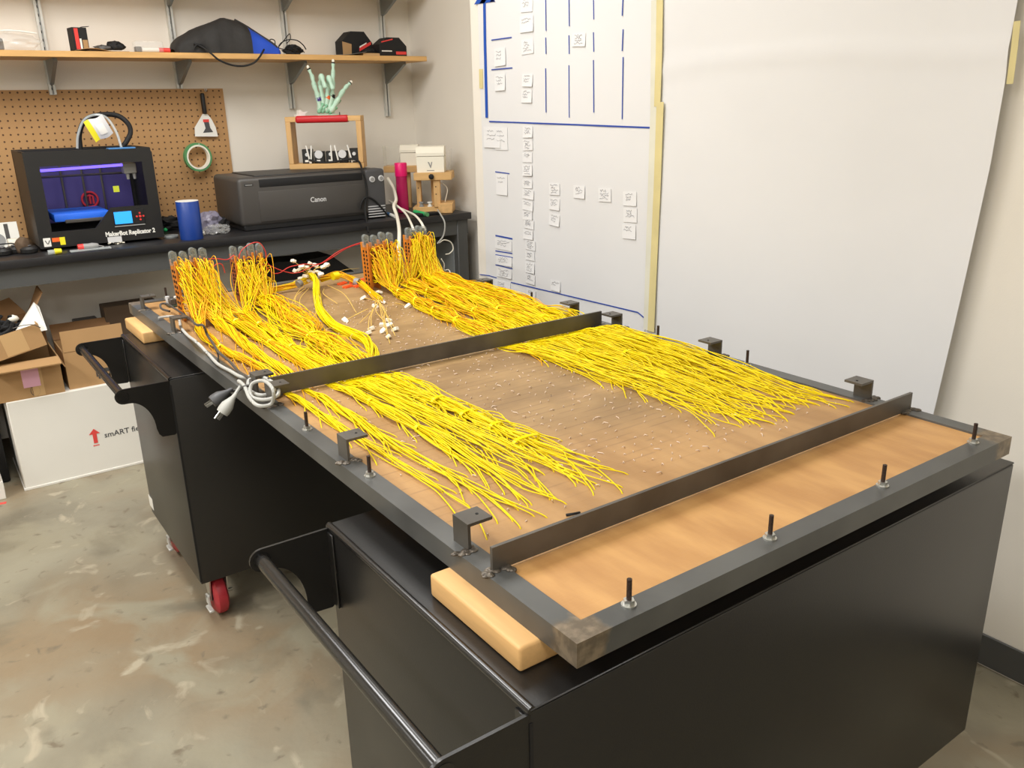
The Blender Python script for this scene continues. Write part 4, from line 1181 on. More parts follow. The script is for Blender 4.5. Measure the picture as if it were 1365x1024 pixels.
w0 = max(v.co.x for v in te.data.vertices) - min(v.co.x for v in te.data.vertices)
ax = a.x - pr.location.x
te.data.transform(Matrix.Translation((ax, 0, 0)) @ Matrix.Diagonal(((b.x - a.x) / w0, 1, 1, 1)) @ Matrix.Translation((-ax, 0, 0)))

# ---------------------------------------------------------------- wooden frame with the printed hand, on the printer
FRZ = -.59                       # the frame stands turned, its right end towards the viewer
c0_ = P(383.5, 200, y=3.655)
fz0 = pzt + .006
wd, fd, th_ = .385, .125, .026
fz1 = P(384, 156, y=3.655).z
fh = fz1 - fz0
wf = thing('pine_stand', 'open pine box frame with red covered top bar standing on the wide printer', 'frame', (c0_.x, 3.655, fz0), (0, 0, FRZ))
FX = Matrix.Translation(wf.location) @ Matrix.Rotation(FRZ, 4, 'Z'); FXI = FX.inverted()
def lx(px): return (px - 383.5) / 99.5 * wd
def fpart(mb, nm, m, par=None, **k): return part(mb, nm, m, par or wf, local=True, **k)
fpart(MB().box(0, wd, 0, fd, 0, th_, .002, 1), 'bottom_board', 'woodx')
fpart(MB().box(0, wd, 0, fd, fh - th_, fh, .002, 1), 'top_board', 'woodx')
fpart(MB().box(0, th_, 0, fd, th_, fh - th_, .002, 1), 'side_board', 'woodz')
fpart(MB().box(wd - th_, wd, 0, fd, th_, fh - th_, .002, 1), 'side_board', 'woodz')
fpart(MB().box(lx(397), lx(467), -.006, .06, fh - .032, fh + .004, .012, 3), 'red_cover', 'redtube')
for i in range(5):      # servos along the bottom
    x = lx(407) + (lx(470) - lx(407)) * i / 4
    sv = fpart(MB().box(x - .026, x + .026, .03, .07, th_, th_ + (.072 if i in (0, 4) else .06), .002, 1), 'servo', 'black_plastic')
    fpart(MB().cyl((x, .03, th_ + .045), (x, .022, th_ + .045), .021 if i in (1, 3) else .009, seg=18), 'servo_horn', 'silver', sv)
    fpart(MB().box(x - .013, x + .005, .0285, .0305, th_ + .008, th_ + .018), 'servo_label', 'white', sv)
for px0, px1 in ((407, 411), (414, 412), (440, 440), (462, 467), (445, 449)):
    fpart(MB().cyl((lx(px0), .022, th_ + .09), (lx(px1), .018, th_ + .002), .0045, seg=8), 'white_post', 'white')
def loc(v): return FXI @ Vector(v)
fpart(MB().tube([Vector((lx(410), .012, th_ + .02)), Vector((lx(424), .008, th_ + .006)), Vector((lx(440), .006, th_ + .006)), Vector((lx(458), .006, th_ + .016)), Vector((lx(468), .004, th_ + .02)), Vector((lx(478), -.02, th_ + .004))] +
        [loc(v) for v in (P(483, 228, y=3.37), P(487, 240, y=PY - .016), P(489, 258, y=PY - .016), P(487, 276, y=PY - .016), P(488, 292, y=PY - .05), P(491, 310, y=3.2))], .0055, 8), 'servo_cable', 'matteblack')
fpart(MB().tube([loc(v) for v in (P(480, 278, y=PY - .012), P(482, 270, y=PY - .014), P(487, 263.5, y=PY - .016), P(496, 265, y=PY - .016), P(506, 274, y=PY - .014), P(516, 286, y=PY - .02))], .005, 8), 'servo_cable', 'matteblack')
FY = 3.55
def w_(px, py, d=0.): return P(px, py, y=FY - d)
wp = MB(); c = P(403, 152, y=3.64)
wp.prism([(-.03, 0), (.02, 0), (.018, .01), (.036, .026), (.012, .02), (-.004, .032), (-.012, .032), (-.014, .014), (-.03, .008)], .03, Matrix.Translation((c.x, 3.68, fz1 + .0005)) @ Matrix.Rotation(PI / 2, 4, 'X'))
o = wp.build('printed_piece', 'white'); tag(o, 'small jagged white printed piece on the left of the pine frame top', 'printed piece')

HY = 3.60
hand = thing('printed_hand', 'mint green skeletal robot hand making a horns sign on the pine frame', 'sculpture', (w_(432, 154).x, HY, fz1))
def h(px, py, d=0.): return P(px, py, y=HY - d)
pm = MB()
base = h(434, 150)
pm.hexa([h(424, 151, -.008), h(447, 151, -.008), h(447, 151, .008), h(424, 151, .008)], [h(425, 148, -.008), h(445, 148, -.008), h(445, 148, .008), h(425, 148, .008)])
pm.box(base.x - .05, base.x + .055, HY - .02, HY + .02, fz1, fz1 + .008, .002, 1)
part(pm, 'wrist_base', 'mint', hand)
def bone(mb, a, b, r0, r1):
    a, b = Vector(a), Vector(b)
    mb.tube([a, a + (b - a) * .12, a + (b - a) * .45, a + (b - a) * .86, b], r0, 10, smooth=False, rs=[r0, r0 * 1.05, (r0 + r1) * .36, r1 * 1.1, r1 * .9])
    mb.ball(a, r0 * .95, seg=10, rings=6)
fingers = [('little', [(427, 147), (423.5, 128), (418.5, 113), (416, 102), (411.5, 92)], 'purple', [(424.5, 132)]),
           ('ring', [(431, 147), (429.5, 130), (427, 112)], None, []),
           ('middle', [(434, 147), (436, 130), (437, 114)], 'orange', [(436.5, 130)]),
           ('index', [(438, 147), (442.5, 128), (443.5, 113), (444, 97), (444, 84)], 'matteblack', [(443, 128.5)]),
           ('thumb', [(442, 147), (449, 135), (456, 123), (462, 115), (466.5, 111)], 'mintdark', [(450.5, 134)])]
for nm, pts, ringm, rp in fingers:
    mb = MB(); pp = [h(*x, .0 if nm != 'thumb' else .01) for x in pts]
    rr_ = [.0155, .0135, .0125, .0105, .0085]
    for i in range(len(pp) - 1): bone(mb, pp[i], pp[i + 1], rr_[i], rr_[i + 1])
    if nm in ('ring', 'middle'):       # curled: the last segments fold forward and down
        a = pp[-1]; dxx = .004
        t1 = a + Vector((-.004, -.03, .036)); t2 = t1 + Vector((.006, -.02, -.05))
        bone(mb, a, t1, .014, .0135); bone(mb, t1, t2, .0145, .011); mb.ball(t2, .0115, seg=10, rings=6)
    f = part(mb, nm + '_finger' if nm != 'thumb' else 'thumb', 'mint', hand)
    if ringm:
        c = h(*rp[0]); d = (pp[2] - pp[1]).normalized()
        part(MB().cyl(c - d * .009, c + d * .009, .0145, seg=16), 'ring_band', ringm, f)
    if nm in ('little', 'index', 'thumb'):
        d = (pp[-1] - pp[-2]).normalized()
        part(MB().cyl(pp[-1] - d * .002, pp[-1] + d * .004, .009, seg=12), 'tip_band', 'matteblack', f)
        part(MB().ball(pp[-1] + d * .009, (.0075, .0075, .01), seg=10, rings=7), 'finger_tip', 'cream', f)
mb = MB()
for a, b in (((425, 149), (433, 144)), ((430, 149), (436, 140)), ((436, 149), (443, 142)), ((440, 150), (449, 143)), ((427, 146), (431, 138))):
    bone(mb, h(*a, .008), h(*b, .008), .010, .008)
part(mb, 'palm_struts', 'mintdark', hand)
part(MB().box(h(453, 152).x - .002, h(453, 152).x + .002, HY, HY + .004, fz1, fz1 + .018), 'pin', 'charcoal', hand)

# ---------------------------------------------------------------- wooden stand with the white boxes, tumbler, cables
SRZ = -.63
c = P(551, 232, y=3.42)
sh0 = P(551, 231, y=3.42).z - BZ; sh1 = P(551, 241, y=3.42).z - BZ
sd = thing('wooden_stand', 'small two-tier pine stand at the right end of the bench', 'stand', (c.x, 3.42, BZ), (0, 0, SRZ))
SX = Matrix.Translation(sd.location) @ Matrix.Rotation(SRZ, 4, 'Z'); SXI = SX.inverted()
sw = .205
def sx_(px): return (px - 551) / 53 * sw
def spart(mb, nm, m, par=None, **k): return part(mb, nm, m, par or sd, local=True, **k)
spart(MB().box(0, sw, 0, .19, sh1, sh0, .002, 1), 'top_slab', 'woodx')
spart(MB().box(sx_(577.5), sx_(587), .012, .05, .03, sh1, .002, 1), 'post', 'woodz')
spart(MB().box(sx_(571), sx_(577), .13, .16, .03, sh1, .002, 1), 'post', 'woodz')
spart(MB().box(sx_(552), sx_(558.5), .06, .1, .03, sh1, .002, 1), 'post', 'woodz')
spart(MB().box(-.015, sx_(584), .02, .17, 0, .032, .002, 1), 'base_slab', 'woodx')
spart(MB().box(sx_(584), sx_(604), -.02, .16, 0, .052, .003, 1), 'base_block', 'wood')
for px, z in ((581, .1), (581, .14), (555, .13)):
    spart(MB().cyl((sx_(px), .0125 if px > 570 else .0605, z), (sx_(px), .009 if px > 570 else .057, z), .003, seg=8), 'screw_head', 'matteblack')
spart(MB().lathe([(.004, 0), (.013, .003), (.0155, .01), (.012, .018), (.004, .022)], (sx_(576), 0, (sh0 + sh1) / 2), 7, Matrix.Rotation(PI / 2, 4, 'X')), 'clamp_knob', 'matteblack')
for i, (lab, px) in enumerate((('black and white bobbin on the lower tier of the pine stand', 559), ('white knob-like plug on the lower tier of the pine stand', 571))):
    c = SX @ Vector((sx_(px), .035, .032))
    mb = MB(); mb.lathe([(.004, 0), (.014, 0), (.014, .006), (.009, .008), (.009, .018), (.014, .02), (.014, .026), (.004, .026)], c, 14)
    o = mb.build('bobbin', 'grey' if i == 0 else 'white'); tag(o, lab, 'bobbin')
def chest(p0_, rz, w, hb_, hl, d, lab):
    t = thing('white_box', lab, 'box', p0_, (0, 0, rz))
    part(MB().box(0, w, 0, d, 0, hb_, .002, 1), 'box_body', 'cream', t, local=True)
    X = Matrix.Translation((-.001, 0, 0)) @ Matrix.Rotation(PI / 2, 4, 'Z') @ Matrix.Rotation(PI / 2, 4, 'X')
    part(MB().prism([(-.003, hb_ + .002), (-.003, hb_ + hl * .35), (.02, hb_ + hl * .92), (.035, hb_ + hl), (d - .03, hb_ + hl), (d, hb_ + hl * .4), (d, hb_ + .002)], w + .002, X), 'box_lid', 'cream', t, local=True, smooth=False)
    return t
hz = P(575, 195, y=3.38).z - P(575, 230, y=3.38).z
wb = chest(SX @ Vector((sx_(555.5), .02, sh0)), SRZ, sx_(594) - sx_(555.5), hz * .62, hz * .38, .12, 'white chest-shaped card box with a small dark emblem on the pine stand')
cx, cz = (sx_(594) - sx_(555.5)) / 2, hz * .3
em = MB()
em.prism([(-.014, .016), (-.006, .014), (.001, -.004), (.006, .016), (.011, .014), (.003, -.016), (-.001, -.016)], .0008, Matrix.Translation((cx, -.0003, cz)) @ Matrix.Rotation(PI / 2, 4, 'X'))
em.box(cx - .02, cx + .02, -.001, -.0002, cz - .032, cz - .028)
part(em, 'printed_emblem', 'grey', wb, local=True)
SY = 3.30
def v_(px, py, d=0.): return P(px, py, y=SY - d)
c = P(511, 222, y=3.72)
za = c.z
t2 = thing('corner_shelf', 'pine slab on a post behind the pink tumbler, carrying the second white box', 'stand', (c.x, 3.72, BZ), (0, 0, SRZ))
part(MB().box(0, .2, 0, .14, za - BZ - .035, za - BZ, .002, 1), 'top_slab', 'woodx', t2, local=True)
part(MB().box(.1, .14, .05, .09, 0, za - BZ - .035, .002, 1), 'post', 'woodz', t2, local=True)
C2 = Matrix.Translation(t2.location) @ Matrix.Rotation(SRZ, 4, 'Z')
h2 = P(545, 193, y=3.66).z - za
chest(C2 @ Vector((.095, .02, za - BZ)), SRZ, .1, h2 * .62, h2 * .38, .1, 'second white chest-shaped box, behind and left of the one on the stand')
o = MB().box(0, .09, 0, .004, 0, h2 * .95).box(0, .004, .004, .1, 0, h2 * .95).build('acrylic_stand', 'acrylic'); o.location = C2 @ Vector((.0, .01, za - BZ)); o.rotation_euler = (0, 0, SRZ)
tag(o, 'clear acrylic corner stand left of the second white box', 'stand')
o = MB().box(0, .004, 0, .14, 0, hz * .85).build('acrylic_stand', 'acrylic'); o.location = SX @ Vector((sx_(601), .03, sh0)); o.rotation_euler = (0, 0, SRZ)
tag(o, 'clear acrylic sheet standing right of the front white box', 'stand')

c = PB(537, 279); c.y = 3.5; c = Vector((P(537, 270, y=3.5).x, 3.5, BZ))
zt_ = P(533, 217, y=3.5).z; zc = P(533, 235, y=3.5).z
tu = thing('pink_tumbler', 'tall translucent pink tumbler with a brighter pink top on the bench', 'bottle', c)
part(MB().lathe([(.026, 0), (.032, .004), (.0325, .05), (.031, zc - BZ)], c, 24), 'tumbler_body', 'pinkclear', tu)
part(MB().lathe([(.033, zc - BZ), (.0335, zc - BZ + .004), (.0335, zt_ - BZ - .004), (.031, zt_ - BZ)], c, 24), 'screw_cap', 'pinkcap', tu)
whites = [('thick white cable hanging from the bench behind the right boards', [P(517, 238, y=3.6), P(524, 250, y=3.5), P(528, 266, y=3.4), P(525, 275, y=3.32), P(529, 288, y=3.2), P(532, 305, y=2.9), P(532, 325, y=2.6), P(531, 350, y=2.4), onp(531, 372, .01)], .0085),
          ('white cable curving from behind the printer to the right board cluster', [P(519, 268, y=3.5), P(530, 275, y=3.35), P(541, 285, y=3.2), P(548, 298, y=2.8), P(552, 309, y=2.25)], .0055),
          ('second white cable arching to the outermost boards', [P(521, 272, y=3.5), P(541, 281, y=3.35), P(553, 287, y=3.1), P(561, 296, y=2.7), P(566, 306, y=2.25)], .0055),
          ('thin grey lead dropping from the pine stand in front of the bench', [SX @ Vector((sx_(583), -.026, .02)), P(588, 287, y=3.235), P(593, 298, y=3.2), P(591, 314, y=3.2), P(583, 325, y=3.2)], .004),
          ('pale curled lead hanging in front of the bench end panel', [P(585, 324, y=3.2), P(592, 320, y=3.2), P(601, 323, y=3.2), P(604, 332, y=3.2), P(599, 338, y=3.2), P(594, 339, y=3.2)], .003),
          ('thin tan lead dangling beside the outermost wire bundle', [P(588, 345, y=2.2), P(592, 352, y=2.2), P(592, 360, y=2.2), P(598, 360, y=2.2), P(602, 368, y=2.15), onp(606, 376, .003)], .0022),
          ('thin white lead looping between the tiers of the pine stand', [SX @ Vector((sx_(583), .055, .16)), SX @ Vector((sx_(590), .06, .15)), SX @ Vector((sx_(596), .06, .12)), SX @ Vector((sx_(592), .06, .054))], .0025)]
for lab, pts, r0 in whites:
    o = MB().tube(pts, r0, 8).build('loose_cable', 'cream' if 'grey' not in lab else 'greycable'); tag(o, lab, 'cable')
def lying(name, m, p, q_, r0, lab, cat, m2=None, nm2='end_cap', frac=.8):
    a, b = PB(*p), PB(*q_); a.z = b.z = BZ + r0
    t = thing(name, lab, cat, a)
    mid = a + (b - a) * frac
    part(MB().cyl(a, mid if m2 else b, r0, seg=14), 'barrel', m, t)
    if m2: part(MB().cyl(mid, b, r0 * .97, seg=14), nm2, m2, t)
lying('green_tube', 'greentube', (553, 285), (570, 289), .011, 'short bright green tube lying at the bench edge by the pine stand', 'tube', 'greentape', frac=.85)
lying('glue_stick', 'bluetape', (517, 287), (527, 291), .009, 'small white capped blue tube at the bench edge right of the printer', 'tube', 'white', frac=.4)
lying('marker_pen', 'bluetape', (314, 300), (326, 306), .010, 'blue marker with a clear cap lying at the left front of the wide printer', 'marker', 'clear', frac=.7)
o = MB().box(0, .14, 0, .06, 0, .014, .003, 1).build('black_case', 'matteblack'); o.location = (P(550, 288, z=BZ).x, BF + .03, BZ); tag(o, 'flat black case lying at the bench edge in front of the stand', 'case')

# ---------------------------------------------------------------- small things on the bench
import mathutils
def blob(c, r, seed, amp=.3, sq=(1, 1, 1), sub=3, fr=2.2, flat=None):
    bm = bmesh.new(); bmesh.ops.create_icosphere(bm, subdivisions=sub, radius=1)
    for v in bm.verts:
        n = mathutils.noise.noise(v.co * fr + Vector((seed * 3.1, seed, 0))) + .5 * mathutils.noise.noise(v.co * fr * 2.7 + Vector((seed, 0, 5)))
        v.co *= 1 + amp * n
        v.co = Vector((v.co.x * r * sq[0], v.co.y * r * sq[1], v.co.z * r * sq[2])) + Vector(c)
        if flat is not None: v.co.z = max(v.co.z, flat)
    mb = MB(); mb.bm.free(); mb.bm = bm
    return mb
c = Vector((P(252.5, 317, z=BZ).x, 3.33, BZ)); zt_ = P(252, 268, y=3.33).z - BZ
cup = thing('blue_canister', 'tall blue cylinder canister with a white open rim on the bench', 'canister', c)
part(MB().lathe([(.049, 0), (.05, .003), (.05, zt_), (.0485, zt_ + .002), (.047, zt_), (.047, .01), (.001, .008)], c, 32), 'canister_wall', 'blue', cup)
part(MB().lathe([(.0475, zt_ + .0025), (.0495, zt_ + .0025), (.0495, zt_ + .0005), (.0466, zt_ - .0003)], c, 32), 'white_rim', 'white', cup)
part(MB().cyl(c + Vector((0, 0, zt_ - .012)), c + Vector((0, 0, zt_ - .008)), .0465, seg=32), 'inner_lid', 'white', cup)
c = P(281, 300, y=3.5)
o = blob((c.x, 3.5, BZ + .045), .06, 4, .4, (.9, .7, .9), 3, 3, BZ).build('plastic_bag', mat('grey_violet_film', s(150, 146, 166), .2, alpha=.7), angle=20); tag(o, 'crumpled grey plastic bag standing between the canister and the printer', 'bag')
c = P(290, 309, y=3.42)
o = blob((c.x, 3.42, BZ + .02), .05, 6, .35, (1.2, .8, .5), 3, 3, BZ).build('film_wrap', 'film', angle=20); tag(o, 'low crumpled clear film on the bench in front of the grey bag', 'film')
c = PB(268, 314)
o = blob((c.x, c.y, BZ + .012), .02, 8, .4, (1, .8, .7), 2, 3, BZ).build('tissue', 'white', angle=20); tag(o, 'small white crumpled tissue right of the blue canister', 'tissue')
lying('marker_pen', 'white', (243, 304), (219, 301), .007, 'white and red marker lying left of the blue canister', 'marker', 'redplastic', frac=.6)
o = blob((PB(221, 309).x, PB(221, 309).y, BZ + .009), .01, 3, .2, (1, 1, 1), 2, 2, BZ).build('bottle_cap', 'greentube'); tag(o, 'tiny green cap beside the 3D printer', 'cap')
c = PB(228, 317)
o = MB().lathe([(.03, 0), (.034, .008), (.034, .012), (.004, .012)], (c.x, c.y, BZ), 24).build('clear_dish', 'clear'); tag(o, 'small clear dish left of the blue canister', 'dish')
c = P(225, 298, y=3.7)
o = blob((c.x, 3.72, BZ + .03), .06, 9, .5, (1.3, .6, .6), 3, 3, BZ).build('cable_heap', 'matteblack', angle=20); tag(o, 'heap of black cable behind the blue canister', 'cable')
c = P(310, 296, y=3.5)
o = blob((.665, 3.52, BZ + .03), .05, 12, .4, (.8, 1.2, .7), 3, 3, BZ).build('black_pouch', 'matteblack', angle=25); tag(o, 'black pouch squeezed against the left side of the wide printer', 'pouch')
# screwdriver
a, b = P(103, 326, y=3.32), P(137, 322, y=3.32)
sdv = thing('screwdriver', 'short screwdriver with grey handle and red end in front of the 3D printer', 'screwdriver', Vector((a.x, 3.32, BZ)))
z = BZ + .014
L_ = b.x - a.x
part(MB().cyl((a.x, 3.32, z), (a.x + .022, 3.32, z), .0135, .014, seg=14), 'red_end', 'redplastic', sdv)
part(MB().lathe([(.014, 0), (.013, .02), (.0145, .035), (.011, .055), (.007, .06)], (a.x + .022, 3.32, z), 14, Matrix.Rotation(PI / 2, 4, 'Y')), 'handle', 'grey', sdv)
part(MB().cyl((a.x + .08, 3.32, z), (a.x + L_, 3.32, z - .006), .0028, seg=8), 'shaft', 'zinc', sdv)
c = PB(77, 339)
t = thing('glue_bottle', 'tiny bottle with a yellow cap at the bench edge below the 3D printer', 'bottle', (c.x, c.y, BZ))
part(MB().cyl((c.x - .035, c.y, BZ + .011), (c.x - .008, c.y, BZ + .011), .010, seg=14), 'bottle_body', 'clear', t)
part(MB().cyl((c.x - .01, c.y - .002, BZ + .0125), (c.x + .016, c.y - .002, BZ + .0125), .0125, .010, seg=16), 'bottle_cap', 'yellowplastic', t)
a, b = PB(90, 334), PB(130, 330)
o = MB().box(0, .16, 0, .035, 0, .008, .002, 1).build('clear_tray', 'clear'); o.location = (a.x, BF + .03, BZ); tag(o, 'long shallow clear tray at the bench edge under the screwdriver', 'tray')
c = PB(155, 325.5)
mb = MB()
rq = random.Random(5)
for k in range(14): mb.box(-.004, .004, -.0025, .0025, 0, .004, X=Matrix.Translation((c.x + rq.uniform(-.035, .035), c.y + rq.uniform(-.012, .012), BZ + rq.uniform(0, .008))) @ Matrix.Rotation(rq.uniform(0, 3), 4, 'Z') @ Matrix.Rotation(rq.uniform(-.5, .5), 4, 'X'))
o = mb.build('plastic_scraps', 'connector', smooth=False); tag(o, 'small heap of pale plastic scraps in front of the 3D printer', 'scraps', kind='stuff')
# left end clutter
a, b = P(-14, 345, y=3.6), P(22, 294, y=3.6)
pc = thing('photo_card', 'white printed card with a dark stripe leaning at the left end of the bench', 'card', (a.x, 3.6, BZ), (-.2, 0, 0))
part(MB().box(0, b.x - a.x, 0, .004, 0, .115), 'card', 'white', pc, local=True)
part(MB().box(b.x - a.x - .052, b.x - a.x - .036, -.0012, 0, .01, .108), 'dark_stripe', 'charcoal', pc, local=True)
part(MB().lathe([(.001, -.0005), (.03, -.0005), (.03, .001), (.001, .001)], (b.x - a.x - .085, -.0006, .04), 24, Matrix.Rotation(PI / 2, 4, 'X')), 'grey_disc_print', 'grey', pc, local=True)
c = P(29, 325, y=3.52)
o = MB().box(c.x - .05, c.x + .01, 3.5, 3.56, BZ, BZ + .05, .006, 2).build('cream_block', 'cream'); tag(o, 'cream block between the leaning card and the 3D printer', 'block')
c = P(37, 326, y=3.42)
o = blob((c.x - .02, 3.42, BZ + .03), .035, 15, .2, (.8, .8, 1.1), 3, 2, BZ).build('brown_pouch', 'brownbox', angle=40); tag(o, 'dark brown pouch against the left corner of the 3D printer', 'pouch')
for i, (px, py, lab) in enumerate([(22, 338, 'black round puck between the far left one and the 3D printer corner'), (40, 338, 'black round puck right below the 3D printer left corner'), (5, 341, 'black round puck at the far left end of the bench')]):
    c = PB(px, py)
    t = thing('black_puck', lab, 'puck', (c.x, c.y + .02, BZ))
    part(MB().lathe([(.02, 0), (.034, .004), (.036, .018), (.028, .028), (.004, .03)], (c.x, c.y + .02, BZ), 20), 'shell', 'black_plastic', t)
    part(MB().lathe([(.004, .03), (.014, .031), (.012, .034), (.003, .034)], (c.x, c.y + .02, BZ), 14), 'cap', 'darkgrey', t)
o = MB().tube([P(-10, 327, y=3.45), P(8, 325, y=3.45), P(18, 325, y=3.45), P(28, 330, y=3.4)], .003, 6).build('thin_cable', 'matteblack'); tag(o, 'thin black cable in front of the leaning card', 'cable')

# ---------------------------------------------------------------- things on the shelf
IY = 3.74
def k_(px, py, d=0.): return P(px, py, y=IY - d)
a, b = k_(-30, 70), k_(48, 52)
pbg = thing('clear_bag', 'clear plastic bag with a black item at the left end of the shelf', 'bag', (0, IY, SZ))
part(blob((b.x - .11, IY, SZ + .035), .1, 21, .25, (1.25, .7, .42), 3, 3, SZ + .001), 'bag_film', 'film', pbg, angle=20)
part(MB().box(b.x - .27, b.x - .13, IY - .03, IY + .04, SZ + .002, SZ + .05, .006, 2), 'black_item', 'charcoal', pbg)
part(MB().tube([Vector((b.x - .2, IY - .06, SZ + .07)), Vector((b.x - .1, IY - .065, SZ + .078)), Vector((b.x, IY - .05, SZ + .07))], .004, 6), 'bag_fold', 'white', pbg)
def darkbox(pxl, pxr, pyt, lab, d=.09, rz=0.):
    a, b = k_(pxl, 66), k_(pxr, 66); zt_ = k_((pxl + pxr) / 2, pyt).z
    w = b.x - a.x
    t = thing('battery_box', lab, 'box', (a.x, IY - .02, SZ), (0, 0, rz), 'black and red battery boxes on the shelf')
    return t, w, zt_ - SZ
t, w, hh = darkbox(99, 119, 37, 'black box with a red stripe standing upright on the shelf', rz=.12)
part(MB().box(0, w, 0, .07, .008, hh, .001, 1), 'carton', 'matteblack', t, local=True)
part(MB().box(.008, .024, -.001, 0, .012, hh - .004), 'red_stripe', 'redplastic', t, local=True)
part(MB().box(.026, .034, -.001, 0, .014, hh * .55), 'white_print', 'white', t, local=True)
part(MB().box(w * .62, w * .95, -.001, 0, .012, hh * .5), 'tan_panel', 'card', t, local=True)
part(MB().box(w, w + .03, .02, .05, hh - .002, hh, X=Matrix.Rotation(-.1, 4, 'Y')), 'open_flap', 'matteblack', t, local=True)
a, b = k_(96, 68), k_(168, 68)
o = MB().grid(lambda u, v: Vector((a.x + (b.x - a.x) * u, IY - .07 + .12 * v, SZ + .003 + .012 * math.sin(PI * min(1, u * 1.6)) * (1 - .5 * v))), 10, 5, .001).build('paper_sleeve', 'packtape'); tag(o, 'flat tan and grey paper sleeve lying under the upright black box', 'paper')
o = blob((k_(154, 62).x, IY, SZ + .026), .035, 23, .3, (1.1, .8, .7), 3, 2, SZ + .012).build('black_glove', 'matteblack', angle=30); tag(o, 'small folded black glove right of the upright black box', 'glove')
o = blob((k_(138, 63).x, IY, SZ + .02), .03, 24, .3, (1.2, .8, .45), 3, 2, SZ + .010).build('grey_glove', 'charcoal', angle=30); tag(o, 'flat dark grey glove between black box and black glove', 'glove')
a, b = k_(177, 68), k_(222, 60)
mp_ = thing('marker_pack', 'clear pack of white and red markers on the shelf left of the backpack', 'marker pack', (a.x, IY - .04, SZ))
part(MB().box(a.x, b.x - .03, IY - .06, IY, SZ + .001, SZ + .05, .006, 2), 'clear_pack', 'film', mp_)
part(MB().cyl((a.x + .03, IY - .045, SZ + .012), (b.x - .05, IY - .045, SZ + .012), .011, seg=12), 'white_marker', 'white', mp_)
part(MB().cyl((b.x - .05, IY - .045, SZ + .012), (b.x, IY - .045, SZ + .011), .0105, seg=12), 'red_cap', 'redplastic', mp_)
part(MB().cyl((a.x + .03, IY - .02, SZ + .012), (b.x - .05, IY - .02, SZ + .012), .011, seg=12), 'white_marker', 'white', mp_)
part(MB().box(a.x + .002, a.x + .03, IY - .05, IY - .02, SZ + .002, SZ + .026, .003, 1), 'dark_cap', 'charcoal', mp_)
# backpack
prof = [(229, 66), (230, 58), (236, 50), (252, 40), (272, 35), (283, 29), (295, 24.5), (306, 26), (318, 31), (330, 38), (345, 48), (360, 57), (368, 66)]
bk = thing('backpack', 'slumped black and blue backpack lying on the shelf with a hanging strap', 'backpack', (k_(295, 66).x, IY, SZ))
def pack(u0, u1, nm, m, extra=0.):
    xs_ = [k_(*p_).x for p_ in prof]; zs_ = [max(.002, k_(*p_).z - SZ) for p_ in prof]
    def fn(u, v):
        uu = u0 + (u1 - u0) * u
        x = xs_[0] + (xs_[-1] - xs_[0]) * uu
        z = float(np.interp(x, xs_, zs_))
        a_ = PI * v
        n = mathutils.noise.noise(Vector((x * 16, v * 3.2, 1.7))) * .010
        return Vector((x, IY + .0 - (.085 + extra + n) * math.cos(a_) * min(1, z / .06 + .3), SZ + .001 + (z + extra + n * min(1, z * 8)) * math.sin(a_) ** .55))
    mb = MB().grid(fn, 28, 16)
    ends = [e for e in mb.bm.edges if e.is_boundary]
    bmesh.ops.holes_fill(mb.bm, edges=ends, sides=0)
    return part(mb, nm, m, bk, angle=60)
pack(0, .71, 'main_bag', 'blackbag'); pack(.68, 1, 'blue_panel', 'bluebag', -.001)
part(MB().tube([k_(312, 27, -.02), k_(328, 36, .0), k_(345, 47, .03), k_(362, 58, .06), k_(369, 64, .07)], .0085, 8), 'edge_piping', 'blackbag', bk)
part(MB().tube([k_(258, 58, .09), k_(270, 63, .105), k_(281, 71, .13), k_(292, 80, .14), k_(308, 86.5, .14), k_(324, 88, .14), k_(338, 84, .14), k_(346, 76, .13), k_(352, 66, .1)], .0045, 8), 'hanging_strap', 'matteblack', bk)
part(MB().tube([k_(258, 67, .1), k_(262, 60, .1), k_(270, 60, .1), k_(274, 66, .1)], .004, 8), 'buckle_loop', 'matteblack', bk)
o = None
tk = thing('cable_clump', 'tangled black cables and adapter right of the backpack on the shelf', 'cable', (k_(385, 66).x, IY, SZ))
part(blob((k_(388, 63).x, IY - .02, SZ + .022), .035, 33, .5, (1.4, .8, .7), 3, 4, SZ + .001), 'cable_knot', 'matteblack', tk, angle=25)
part(MB().tube([k_(370, 66, .05), k_(374, 58, .05), k_(384, 53, .05), k_(396, 54, .05), k_(404, 60, .05), k_(408, 66, .05)], .0028, 6), 'cable_loop', 'matteblack', tk)
part(MB().tube([k_(356, 62, .05), k_(360, 53, .05), k_(366, 54, .05), k_(368, 62, .05), k_(378, 66, .05)], .0025, 6), 'cable_loop', 'matteblack', tk)
part(MB().tube([k_(372, 62, .05), k_(380, 52, .05), k_(386, 45, .05), k_(387, 52, .05), k_(382, 58, .05)], .0022, 6), 'cable_loop', 'matteblack', tk)
part(MB().tube([k_(385, 66, .04), k_(396, 64, .05), k_(402, 67, .05), k_(406, 70, .05)], .0022, 6), 'cable_tail', 'matteblack', tk)
